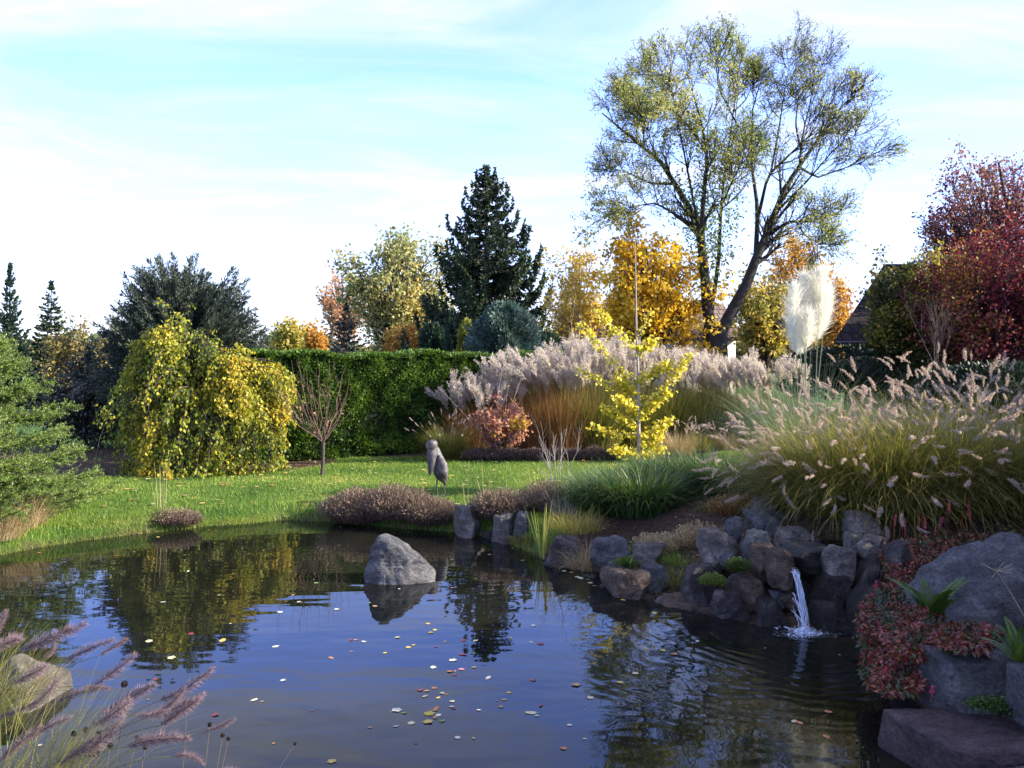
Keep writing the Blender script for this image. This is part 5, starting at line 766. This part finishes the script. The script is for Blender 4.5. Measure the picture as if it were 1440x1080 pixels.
# red knotweed mats with flower spikes
def knot(name, label, areas, n, spikes, old):
    t = thing(name, label, 'ground cover', areas[0][4]); mb = MB()
    for (cx, cy, rx, ry, _c, da, db, pa, pb, fr) in areas:
        m_ = int(n*fr); a = R.uniform(0, 6.28, m_); q = np.sqrt(R.uniform(0, 1, m_)); px = cx+rx*q*np.cos(a); py = cy+ry*q*np.sin(a); d_ = np.interp(py, [pa, pb], [da, db])+R.normal(0, .05, m_)-.10*np.sqrt(np.clip(1-q*q, 0, 1))
        P = np.stack([PX(px, d_), d_, PZ(py, d_)], 1); tone = np.clip(.50+.7*np.array([mn.noise((float(x)*.035, float(y)*.035, 1)) for x, y in zip(px, py)])+R.normal(0, .26, m_), 0, 1)
        kites(mb, P, nrm(rand_unit(m_)+np.array([-.1, -.5, .0])), R.uniform(.024, .052, m_), R.uniform(.012, .022, m_), tone, Nn=nrm(np.array([0, -.5, 1.])+rand_unit(m_)*.6), fold=.2)
        s = MB()
    mb.build('leaves', M['knot'], t)
    def spike(px, py, h, d_, mat, tilt):
        b = at(px, py, d_); s = MB(); ln = h/F*d_; dv = nrm(np.array([tilt, -.1, 1.])); T = b+dv*ln; ax = np.stack([b, (b+T)/2, T])[None]; tubes(s, np.stack([b-dv*ln*1.2, b, T])[None], np.full((1, 3), .0018), 4, .2); m_ = 90; u = R.uniform(0, 1, m_); A, tn = sample(ax, np.zeros(m_, int), u); a = R.uniform(0, 6.28, m_); o_ = np.stack([np.cos(a), np.sin(a), 0*a], 1); kites(s, A+o_*.004, nrm(o_*.8+dv*.7), .013*(1-.5*u), .007, np.clip(R.normal(.5, .25, m_), 0, 1)); s.build('flower_spike', M[mat], t)
    for q in spikes: spike(*q, 'spike', R.normal(0, .12))
    for q in old: spike(*q, 'spikeold', R.normal(0, .12))
knot('knotweed', 'red leaved knotweed mat with upright pink flower spikes beside the big boulder', [(1300, 778, 62, 22, tuple(at(1300, 780, 7.2)), 7.7, 6.9, 755, 810, .4), (1350, 757, 55, 9, None, 8.0, 7.5, 748, 770, .25), (1268, 790, 26, 30, None, 7.4, 6.8, 765, 820, .35)], 3600,
     [(1258, 740, 16, 7.8), (1268, 738, 15, 7.8), (1272, 742, 12, 7.7), (1301, 744, 18, 7.6), (1321, 740, 14, 7.7), (1334, 723, 21, 7.8), (1362, 713, 12, 8.0), (1364, 728, 18, 7.8)], [(1290, 745, 22, 7.6), (1351, 742, 20, 7.8), (1273, 745, 10, 7.6)])
knot('knotweed', 'trailing red and green knotweed mat spilling down to the water and over the block', [(1250, 880, 44, 60, tuple(at(1260, 880, 6.1)), 6.8, 5.6, 820, 940, .40), (1262, 940, 52, 40, None, 6.0, 5.1, 900, 980, .25), (1360, 896, 50, 20, None, 5.5, 4.95, 880, 925, .2), (1290, 890, 50, 40, None, 5.9, 5.3, 850, 930, .15)], 9000,
     [(1232, 830, 14, 6.6), (1214, 862, 14, 6.4), (1228, 845, 10, 6.5), (1244, 950, 12, 5.3), (1262, 905, 12, 5.7), (1300, 868, 12, 5.7), (1285, 888, 12, 5.6), (1310, 975, 10, 5.0)], [(1256, 880, 14, 5.9)])

# ------------------------------------------------------------------ cascade and waterfall
bm = bmesh.new(); dl = 7.85; vs = [bm.verts.new(tuple(at(px, py, d_))) for px, py, d_ in ((1096, 774, 7.9), (1116, 781, 7.66), (1132, 781, 7.62), (1160, 776, 7.8), (1196, 766, 8.2), (1190, 763, 8.45), (1130, 764, 8.4), (1096, 768, 8.2))]
zz0 = at(1130, 772, 8.0)[2]
for v_ in vs: v_.co.z = zz0
bm.faces.new(vs); bm.normal_update(); f_ = bm.faces[:][0]
if f_.normal.z < 0: bmesh.ops.reverse_faces(bm, faces=[f_])
me = bpy.data.meshes.new('cascade_water'); bm.to_mesh(me); bm.free(); me.materials.append(M['water']); o = bpy.data.objects.new('cascade_water', me); COL.objects.link(o); props(o, 'shallow water of the little basin above the fall', 'water', kind='structure')
m, nt, o_ = base_mat('falling_water'); L = nt.links.new; p = N(nt, 'ShaderNodeBsdfPrincipled', i_Roughness=.12); p.inputs['Base Color'].default_value = (.70, .78, .90, 1); p.inputs['Transmission Weight'].default_value = .35; p.inputs['IOR'].default_value = 1.33
tp_ = N(nt, 'ShaderNodeBsdfTransparent'); mx = N(nt, 'ShaderNodeMixShader'); at_ = N(nt, 'ShaderNodeAttribute', attribute_name='v'); L(at_.outputs['Fac'], mx.inputs[0]); L(tp_.outputs[0], mx.inputs[1]); L(p.outputs[0], mx.inputs[2]); L(mx.outputs[0], o_.inputs[0]); M['fall'] = m
t = thing('waterfall', 'thin white waterfall splashing from the stones into the pond', 'waterfall', tuple(FALL)); mb = MB()
for i in range(24):
    u0 = R.uniform(0, 1); px0 = 1113+u0*8; px1 = 1115.5+u0*10+R.normal(0, 1.2); top = R.uniform(800, 808) if R.uniform() < .6 else R.uniform(806, 860); A = at(px0, top, 7.42); k = 12; s = np.linspace(0, 1, k); zt = A[2]-(A[2]-WZ)*s**1.6*(1. if R.uniform() < .8 else .7); X = PX(px0+(px1-px0)*s, 7.42)+R.normal(0, .004, k); Y = 7.42-.22*s**.8+R.normal(0, .004, k)
    tubes(mb, np.stack([X, Y, zt], 1)[None], (R.uniform(.0015, .0042)*(.3+R.uniform(.2, 1.4, k)))[None], 5, R.uniform(.3, .85))
us, vs_ = np.meshgrid(np.linspace(0, 1, 12), np.linspace(0, 1, 22)); zt = PZ(798, 7.44); q = vs_**1.6; X = PX(1113+us*8+q*(2+us*3), 7.42)+.004*np.sin(us*21+vs_*9); Y = 7.44-.22*vs_**.75+.007*np.sin(us*15+vs_*5); Z = zt-(zt-WZ)*q
al = np.array([[max(0., .05+.7*mn.noise((float(u_)*9, float(v_)*2.2, 4.))) for u_, v_ in zip(ra_, rb_)] for ra_, rb_ in zip(us, vs_)]); ii = np.arange(264).reshape(22, 12); mb.add(np.stack([X, Y, Z], -1).reshape(-1, 3), np.stack([ii[:-1, :-1], ii[:-1, 1:], ii[1:, 1:], ii[1:, :-1]], -1).reshape(-1, 4), al.ravel())
mb.build('stream', M['fall'], t, smooth=True)
mb = MB(); n = 620; a = R.uniform(0, 6.28, n); q = np.abs(R.normal(0, .5, n)); P = FALL+np.stack([q*.17*np.cos(a)+.015, q*.13*np.sin(a)-.04, np.abs(R.normal(0, .022, n))*np.exp(-q*1.2)+.003], 1); kites(mb, P, nrm(rand_unit(n)*np.array([1, 1, .5])), R.uniform(.008, .028, n), R.uniform(.006, .016, n), np.clip(R.normal(.6, .2, n), 0, 1))
n = 420; a = R.uniform(0, 6.28, n); q = R.uniform(0, 1, n)**1.5; P = FALL+np.stack([q*.30*np.cos(a)+.02, q*.11*np.sin(a)-.07, np.full(n, .003)], 1); kites(mb, P, nrm(np.stack([R.choice([-1., 1.], n), R.normal(0, .3, n), R.normal(0, .06, n)], 1)), R.uniform(.02, .07, n)*(1.2-q), R.uniform(.004, .010, n), np.clip(R.normal(.4, .2, n), 0, 1), Nn=np.tile([0, 0, 1.], (n, 1)), fold=.05)
mb.build('splash', M['fall'], t)

# ------------------------------------------------------------------ bird sculpture
SDp = 12.3; b = at(618, 698, SDp); b[2] = 0; s_ = SDp/F
t = thing('bird_sculpture', 'grey metal sculpture of a stork with a long heavy bill on the lawn', 'sculpture', b)
def loft(mb, secs, n=20, cap=True):
    """secs: centre px, py, depth offset, half width px, half depth m, tilt"""
    rings = []; ph = np.arange(n)*2*math.pi/n
    for (px, py, dd, hw, hd, tl) in secs: c = at(px, py, SDp+dd); rings.append(c+1.14*np.stack([np.cos(ph)*hw*s_*math.cos(tl), np.sin(ph)*hd, np.cos(ph)*hw*s_*math.sin(tl)], 1))
    V = np.concatenate(rings); k = len(rings); mb.add(V, [(j*n+s, j*n+(s+1) % n, (j+1)*n+(s+1) % n, (j+1)*n+s) for j in range(k-1) for s in range(n)])
    for j in (0, k-1): c = rings[j].mean(0); mb.add(np.concatenate([rings[j], [c]]), [(s, (s+1) % n, n) for s in range(n)])
mb = MB(); loft(mb, [(612, 628, 0, 3, .03, .3), (613, 634, 0, 5.2, .06, .35), (615, 643, 0, 7, .085, .3), (618, 653, .01, 9, .11, .25), (620, 663, .02, 9.8, .12, .3), (622, 669, .02, 8.2, .10, .45), (624.5, 674, .03, 5.0, .065, .6), (626, 678, .04, 2.6, .035, .6), (626.5, 682, .05, 1.2, .015, .5)]); body = mb.build('body', M['bronze'], t, smooth=True)
mb = MB(); loft(mb, [(609, 618.3, -.01, .8, .01, 0), (608.6, 618.9, -.01, 3.2, .035, 0), (608, 620.2, -.02, 5.4, .056, 0), (607.4, 622.3, -.02, 6.9, .07, .05), (607, 625.5, -.02, 7.5, .077, .05), (607, 629, -.02, 7.0, .072, 0), (607.5, 632, -.02, 5.6, .058, 0), (608.5, 635, -.01, 4, .042, 0)]); hd = mb.build('head', M['bronze'], t, smooth=True)
for yy in (-.085, .06):
    mb = MB(); bm_c = at(606, 627, SDp+yy); ph = rand_unit(1); V = IV[:642] if False else None; u_, v_ = np.meshgrid(np.linspace(0, 6.283, 10), np.linspace(.01, 3.13, 7)); V = bm_c+.014*np.stack([np.cos(u_)*np.sin(v_), np.sin(u_)*np.sin(v_), np.cos(v_)], -1).reshape(-1, 3); ii = np.arange(70).reshape(7, 10); mb.add(V, np.stack([ii[:-1, :-1], ii[:-1, 1:], ii[1:, 1:], ii[1:, :-1]], -1).reshape(-1, 4)); mb.build('eye', M['seed'], hd, smooth=True)
mb = MB(); loft(mb, [(608, 632.5, -.075, 6.4, .055, .0), (607.6, 639, -.10, 6.2, .055, 0), (607, 647, -.12, 5.2, .047, 0), (606.2, 655, -.135, 4.2, .038, 0), (605.3, 662, -.14, 3., .028, 0), (604.6, 667, -.14, 1.6, .016, 0), (604.2, 669.5, -.135, .5, .005, 0)]); mb.build('bill', M['bronze'], t, smooth=True)
for sg in (-1, 1):
    mb = MB(); loft(mb, [(616, 640, sg*.075, 2.5, .02, .4), (619, 646, sg*.095, 5, .03, .4), (622, 655, sg*.115, 6.4, .032, .5), (624.5, 663, sg*.11, 5.2, .03, .6), (626.5, 670, sg*.09, 3.2, .022, .7), (628, 675, sg*.07, 1.2, .01, .7)], 14); wg = mb.build('wing', M['bronze'], t, smooth=True)
for px, dd in ((614.5, -.05), (624.8, .06)):
    tb = at(px, 674, SDp+dd); ft = at(px+1, 698, SDp+dd); ft[2] = 0.0; mb = MB(); tubes(mb, poly([tb, (tb+ft)/2+np.array([-.006, 0, 0]), ft], 6)[None], np.array([[.012, .009, .011, .008, .008, .010]]), 7)
    for an in (-.5, 0, .5, 3.1): tubes(mb, np.stack([ft+[0, 0, .008], ft+np.array([-.03*math.cos(an), -.03*math.sin(an)-.01, .01]), ft+np.array([-.06*math.cos(an), -.06*math.sin(an)-.02, .004])])[None], np.array([[.007, .006, .003]]), 5)
    mb.build('leg', M['bronze'], t, smooth=True)

# green wire fence behind the edging stones
t = thing('wire_fence', 'low green wire mesh fence behind the flat edging stones', 'fence', tuple(at(1360, 728, 9.35))); mb = MB(); x0, x1 = PX(1288, 9.35), PX(1460, 9.35); z0, z1 = PZ(735, 9.35), PZ(711, 9.35)
for x_ in np.linspace(x0, x1, 26): tubes(mb, np.array([[(x_, 9.35, z0), (x_, 9.35, (z0+z1)/2), (x_, 9.35, z1)]]), np.full((1, 3), .0018), 4)
for z_ in np.linspace(z0, z1, 5): tubes(mb, np.array([[(x0, 9.353, z_), ((x0+x1)/2, 9.353, z_+.004), (x1, 9.353, z_)]]), np.full((1, 3), .0018), 4)
mb.build('mesh', M['wire'], t)
for x_ in (x0, (x0+x1)/2, x1): mb = MB(); tubes(mb, np.array([[(x_, 9.365, z0-.15), (x_, 9.365, z0), (x_, 9.365, z1+.03)]]), np.full((1, 3), .006), 6); mb.build('post', M['wire'], t)
# dead umbel leaning over the boulder
t = thing('dry_umbel', 'pale dead flower umbel on a bent stalk in front of the huge boulder', 'dry flower', tuple(at(1445, 868, 5.2))); mb = MB(); hdp = at(1402, 803, 5.35); st = poly([at(1448, 880, 5.2), at(1424, 838, 5.3), hdp], 7); tubes(mb, st[None], np.full((1, 7), .003), 5, .7); mb.build('stalk', M['stem'], t)
mb = MB()
for px, py, dz in ((1380, 792, 0), (1424, 793, .05), (1425, 800, -.1), (1418, 805, -.12), (1388, 797, .1), (1412, 790, .1), (1396, 790, -.1), (1395, 812, -.1)): tubes(mb, np.stack([hdp, (hdp+at(px, py, 5.35+dz))/2, at(px, py, 5.35+dz)])[None], np.array([[.0016, .0013, .0018]]), 4, .95)
mb.build('rays', M['straw'], t)

# ------------------------------------------------------------------ foreground grass and seed heads at the lower left
pmd = [plume_mesh('plume', M['plumedark'], n_, .08, h_, .0075, b_, f_, s_) for b_, n_, h_, f_, s_ in ((.05, 620, .17, .75, .7), (.18, 520, .14, .8, .6), (.32, 700, .19, .7, .9), (.12, 420, .15, .9, .5), (.42, 560, .16, .75, .75), (.25, 480, .20, .6, 1.1))]
G_p = 'purple plumed grasses at the lower left'
def fg_grass(label, c, tips, nb_, lean_dir):
    t = thing('fountain_grass', label, 'grass clump', c, G_p); c = np.asarray(c, float); mb = MB(); P, a, q = disk(nb_, .22, c); azm = R.normal(lean_dir, .55, nb_); blades(mb, P, azm, R.uniform(.30, .68, nb_), R.uniform(.25, .9, nb_), R.uniform(.2, .9, nb_), .0032, np.clip(R.normal(.58, .2, nb_), 0, 1), k=6, va=.2); mb.build('blades', M['pennblade'], t)
    S, PP, DD, LLn = [], [], [], []
    for (x0, y0_, x1, y1_, d_) in tips:
        A, B = at(x0, y0_, d_), at(x1, y1_, d_-.05); r0 = c+np.array([R.normal()*.1, R.normal()*.1, 0]); mid = (r0+A)/2+np.array([0, 0, .13]); u = np.linspace(0, 1, 9)[:, None]; S.append((1-u)**2*r0+2*u*(1-u)*mid+u*u*A); PP.append(A); DD.append(nrm(B-A)); LLn.append(np.linalg.norm(B-A))
    mb = MB(); tubes(mb, np.array(S), np.full((len(S), 9), .0013), 4, .55); mb.build('stems', M['pennblade'], t); place_plumes(pmd, t, np.array(PP), np.array(DD), np.array(LLn))
fg_grass('purple plumed grass whose plumes fan out over the water, behind the white faced rock', (-2.75, 4.55, -.02), [(30, 915, 102, 884, 4.6), (-20, 925, 40, 872, 4.7), (92, 928, 152, 898, 4.5), (140, 922, 182, 894, 4.6), (60, 925, 90, 914, 4.6), (118, 965, 160, 968, 4.4), (-10, 900, 12, 858, 4.8), (40, 1000, 90, 955, 4.4), (-10, 1010, 45, 1000, 4.4), (120, 972, 190, 930, 4.5), (20, 960, 80, 930, 4.5), (70, 990, 130, 962, 4.4)], 420, .9)
fg_grass('purple plumed grass nearest the camera with plumes lying low over the water', (-2.05, 3.75, -.02), [(225, 985, 305, 956, 3.9), (220, 1005, 262, 985, 3.8), (190, 1005, 238, 1012, 3.7), (285, 1030, 330, 1018, 3.8), (245, 1064, 290, 1050, 3.7), (205, 1005, 285, 1000, 3.85), (40, 1040, 95, 1000, 3.9), (110, 1062, 180, 1030, 3.7), (0, 1070, 40, 1030, 3.8), (180, 1050, 250, 1020, 3.7), (300, 1085, 365, 1076, 3.6), (225, 1020, 280, 985, 3.8), (130, 1020, 200, 985, 3.9), (80, 1075, 140, 1045, 3.7), (150, 1000, 215, 960, 4.0)], 420, .7)
G_s = 'dark dry coneflower stems at the lower left'
sd_ = [((175, 962), 168, 1100, 1.25, 'tallest dark dry seed head rising before the weeping tree reflection'), ((262, 996), 262, 1100, 1., 'dry seed head right of the tallest one, low over the water'), ((104, 1032), 100, 1100, 1., 'dry seed head near the left edge among the plumes'), ((120, 1026), 112, 1100, .9, 'small dry seed head touching the one near the left edge'), ((108, 1058), 108, 1110, 1.2, 'fat dry seed head lowest of the left group'), ((127, 1054), 126, 1110, 1., 'dry seed head beside the dark catkin stalk'), ((155, 1049), 150, 1110, 1., 'dry seed head just right of the dark catkin stalk'), ((192, 1037), 178, 1110, .8, 'thin dry seed head on a leaning stem'), ((204, 1051), 198, 1110, .9, 'dry seed head at the bottom right of the left group'), ((295, 1019), 288, 1100, .8, 'small dry seed head above the lowest plume'), ((313, 1034), 300, 1100, .8, 'first of two small seed heads on slanting stems'), ((321, 1039), 305, 1100, .7, 'second of two small seed heads on slanting stems'), ((415, 1046), 360, 1100, .6, 'last small seed head, farthest out on a slanting stem')]
for (hx_, hy_), bx_, by_, sc_, lab in sd_:
    d_ = 3.9; T = at(hx_, hy_, d_); B = np.array([PX(bx_, d_), d_-.1, -.02]); t = thing('seed_head', lab, 'dry flower', B, G_s); mb = MB(); tubes(mb, poly([B, (B+T)/2+np.array([.01, 0, 0]), T], 6)[None], np.full((1, 6), .0016), 5, .1); mb.build('stem', M['stem'], t)
    mb = MB(); k = 130; dr = rand_unit(k); P = T+dr*np.array([.009, .009, .011])*sc_*.6; kites(mb, P, nrm(dr+[0, 0, .3]), .008*sc_, .004*sc_, 0.2); u_, v_ = np.meshgrid(np.linspace(0, 6.283, 9), np.linspace(.01, 3.13, 6)); V = T+.0095*sc_*np.stack([np.cos(u_)*np.sin(v_), np.sin(u_)*np.sin(v_), 1.25*np.cos(v_)], -1).reshape(-1, 3); ii = np.arange(54).reshape(6, 9); mb.add(V, np.stack([ii[:-1, :-1], ii[:-1, 1:], ii[1:, 1:], ii[1:, :-1]], -1).reshape(-1, 4)); mb.build('cone', M['seed'], t)
t = thing('catkin_stalk', 'upright dark stalk set with black seed pods at the lower left', 'dry flower', (PX(136, 3.9), 3.85, -.02)); mb = MB(); A, B = np.array([PX(133, 3.9), 3.85, -.02]), at(139, 1030, 3.9); tubes(mb, poly([A, B], 5)[None], np.full((1, 5), .0016), 5, .1); mb.build('stem', M['stem'], t); mb = MB(); k = 200; u = R.uniform(.0, 1, k); P = at(139, 1030, 3.9)+np.array([-.012, 0, -.105])*u[:, None]; dr = rand_unit(k); kites(mb, P+dr*.003, nrm(dr+[0, 0, 1]), .014, .006, .2); mb.build('pods', M['seed'], t)

# ------------------------------------------------------------------ floating and fallen leaves, one object each
LC = {'yellow': ((.60, .42, .09), 'yellow'), 'pale': ((.58, .50, .28), 'pale cream'), 'white': ((.62, .58, .44), 'whitish'), 'orange': ((.46, .19, .07), 'orange'), 'red': ((.26, .045, .04), 'red'), 'green': ((.16, .24, .06), 'green'), 'tan': ((.36, .22, .12), 'tan'), 'olive': ((.30, .26, .03), 'olive'), 'pink': ((.55, .24, .24), 'pinkish')}
LM = {k_: rough_mat('floating_leaf_'+k_, [tuple(c*.72 for c in v_[0]), v_[0]], 30, .5, .3, 60) for k_, v_ in LC.items()}
def leaf_mesh(mat, lob):
    k = 22; th = np.linspace(0, 2*math.pi, k, endpoint=False); r = (.5+.06*np.cos(th)) if not lob else .36+.16*np.abs(np.cos(2.5*th))**.7; sx_ = 1. if lob else R.uniform(.42, .62); X = r*np.cos(th); Y = r*np.sin(th)*sx_; cu = R.uniform(-.02, .05); X = X*(1+R.normal(0, .05, k)); Y = Y*(1+R.normal(0, .05, k)); Zr = cu*(X**2+Y**2)*2+R.normal(0, .010, k); mb = MB(); V = np.concatenate([np.stack([X, Y, Zr+.02], 1), np.stack([X*.5, Y*.5, Zr*.3+.012], 1), [[0, 0, .008]], [[.5, -.012, .03], [.85, .03, .05], [.85, .05, .05], [.5, .012, .03]]])
    mb.add(V, [(i, (i+1) % k, k+(i+1) % k, k+i) for i in range(k)]+[(2*k+1, 2*k+2, 2*k+3, 2*k+4)]); mb.add(V, [(k+i, k+(i+1) % k, 2*k) for i in range(k)]); return mb.mesh('floating_leaf', mat, smooth=True)
LMS = {k_: [leaf_mesh(m_, False), leaf_mesh(m_, True), leaf_mesh(m_, True)] for k_, m_ in LM.items()}
def fleaf(px, py, col, size, lab=None, grp=None, name='floating_leaf', pos=None):
    P = on_water(px, py) if pos is None else pos; sd = float(pond_sd(P[:1], P[1:2])[0])
    if pos is None and sd > -.02: return
    o = bpy.data.objects.new(name, LMS[col][int(R.integers(0, 3))]); COL.objects.link(o); o.location = (float(P[0]), float(P[1]), float(P[2])+.002); o.rotation_euler = (float(R.normal(0, .05)), float(R.normal(0, .05)), float(R.uniform(0, 6.28))); o.scale = (size,)*3
    props(o, lab or f'small {LC[col][1]} leaf floating on the dark pond water', 'leaf', grp or f'{LC[col][1]} leaves floating on the pond')
A1 = lambda x, y: (440+x/3, 700+y/3)
big = [(606, 692, 'pale', .062, 'largest pale leaf floating below the weeping tree reflection'), (527, 633, 'pale', .055, 'pale leaf on the dark reflection of the weeping tree'), (787, 630, 'yellow', .08, 'curled orange yellow leaf right of the weeping tree reflection'), (757, 893, 'red', .055, 'single crimson leaf near the lower left plumes')]
for x, y, c_, s, lab in big: fleaf(x/2.5125, 650+y/2.5125, c_, s, lab, 'singled out floating leaves')
for x, y, c_, s, lab in ((355, 896, 'white', .065, 'big whitish leaf at the left of the leaf rafts'), (590, 686, 'white', .058, 'whitish leaf beside a red one in the upper raft'), (740, 760, 'white', .066, 'ragged whitish leaf right of the leaf rafts'), (630, 662, 'red', .07, 'long red leaf in the upper raft of leaves'), (917, 908, 'pale', .07, 'pale forked leaf right of the lower raft'), (1110, 790, 'tan', .07, 'tan pointed leaf off the right side of the rafts'), (490, 912, 'olive', .07, 'olive leaf in the lowest raft of leaves'), (485, 946, 'yellow', .065, 'amber leaf at the bottom of the lowest raft')): fleaf(*A1(x, y), c_, s, lab, 'singled out floating leaves')
c1 = [(160, 602, 'red'), (180, 600, 'orange'), (215, 608, 'white'), (403, 632, 'yellow'), (425, 622, 'yellow'), (557, 608, 'yellow'), (520, 628, 'red'), (305, 655, 'yellow'), (497, 570, 'yellow'), (515, 558, 'yellow'), (486, 532, 'yellow'), (80, 678, 'orange'), (164, 650, 'orange'), (677, 657, 'green'), (508, 716, 'white'), (680, 716, 'yellow'), (578, 733, 'orange'), (600, 732, 'pink'), (627, 724, 'pink'), (598, 748, 'red'), (452, 812, 'red'), (480, 815, 'yellow'), (512, 803, 'orange'), (472, 838, 'pale'), (545, 825, 'pale'), (560, 830, 'orange'), (528, 845, 'yellow'), (588, 860, 'pale'), (586, 882, 'white'), (596, 890, 'red'), (385, 908, 'green'), (522, 888, 'orange'), (516, 896, 'orange'), (530, 918, 'white'), (515, 927, 'orange'), (545, 942, 'green'), (415, 952, 'pale'), (348, 965, 'white'), (700, 896, 'white'), (807, 853, 'yellow'), (827, 823, 'yellow'), (793, 883, 'tan'), (963, 877, 'red'), (1170, 845, 'pale'), (1082, 960, 'pale'), (1058, 1058, 'orange'), (930, 770, 'orange'), (920, 610, 'white'), (960, 618, 'red'), (835, 592, 'yellow'), (687, 603, 'pale'), (356, 590, 'pale'), (1153, 580, 'olive'), (610, 1013, 'white'), (678, 1015, 'yellow'), (364, 385, 'white'), (240, 443, 'green'), (262, 458, 'tan'), (587, 380, 'tan'), (405, 145, 'yellow'), (95, 92, 'olive'), (640, 150, 'pale'), (700, 145, 'yellow'), (730, 170, 'pale'), (745, 240, 'tan'), (930, 540, 'pale'), (635, 602, 'red')]
for x, y, c_ in c1: fleaf(*A1(x, y), c_, R.uniform(.028, .048))
c2 = [(675, 606, 'red'), (775, 470, 'green'), (665, 386, 'white'), (410, 330, 'orange'), (577, 495, 'white'), (972, 652, 'white'), (1170, 692, 'tan'), (1000, 771, 'white'), (234, 745, 'pale'), (1172, 1058, 'yellow'), (1117, 427, 'green'), (1057, 494, 'white'), (990, 530, 'white'), (1035, 470, 'tan'), (140, 320, 'orange'), (20, 328, 'yellow'), (740, 240, 'orange'), (560, 265, 'yellow'), (900, 840, 'white'), (1190, 520, 'white')]
for x, y, c_ in c2: fleaf(x/2.5125, 650+y/2.5125, c_, R.uniform(.035, .055))
c3 = [(520, 982, 'pale'), (270, 1030, 'yellow'), (120, 857, 'red'), (90, 780, 'white'), (88, 1010, 'red'), (638, 885, 'yellow'), (685, 900, 'orange'), (455, 1020, 'yellow'), (610, 723, 'orange'), (600, 727, 'pale'), (750, 703, 'yellow'), (955, 747, 'red'), (470, 672, 'yellow'), (500, 671, 'yellow'), (220, 550, 'pale'), (275, 575, 'pale'), (290, 580, 'white'), (320, 585, 'green'), (345, 612, 'green'), (365, 575, 'yellow'), (250, 555, 'yellow'), (330, 600, 'pale'), (860, 718, 'pink')]
for x, y, c_ in c3: fleaf(720+x/3, 620+y/3, c_, R.uniform(.04, .06))
for x, y, c_ in ((340, 605, 'orange'), (145, 660, 'pale'), (180, 668, 'orange'), (325, 745, 'orange')): fleaf(1080+x/4, 850+y/4, c_, R.uniform(.045, .06))
fleaf(0, 0, 'yellow', .06, 'bright yellow leaf lying in the little cascade basin', 'singled out floating leaves', pos=at(1122, 772, 7.86))
for i in range(34):                                      # specks drifting and gathered at the shore
    px, py = R.uniform(40, 1200), 505+R.uniform(250, 560); fleaf(px, py, ('white', 'pale', 'tan', 'red', 'orange')[int(R.integers(0, 5))], R.uniform(.012, .03))
for i in range(46):
    px, py = R.uniform(300, 850), R.uniform(735, 800); P = on_water(px, py); sd = float(pond_sd(P[:1], P[1:2])[0])
    if -.30 < sd < -.03: fleaf(px, py, ('yellow', 'tan', 'orange', 'red', 'olive')[int(R.integers(0, 5))], R.uniform(.03, .055))
cnt_ = 0
while cnt_ < 210:                                        # on the lawn
    d_ = R.uniform(11.6, 16.8); px = R.uniform(70, 1050); x_ = PX(px, d_)
    if pond_sd(np.array([x_]), np.array([d_]))[0] < .3: continue
    if R.uniform() > .35+.65*(px < 420): continue
    so_ = float(soil_mask(np.array([x_]), np.array([d_]))[0])
    if so_ > .5 and R.uniform() < .7: continue
    col = ('yellow', 'yellow', 'tan', 'pale', 'orange')[int(R.integers(0, 5))]; fleaf(0, 0, col, R.uniform(.05, .085), f'small {LC[col][1]} leaf fallen on the lawn grass', f'{LC[col][1]} leaves fallen on the lawn', 'fallen_leaf', np.array([x_, d_, gz(x_, d_)+.03])); cnt_ += 1
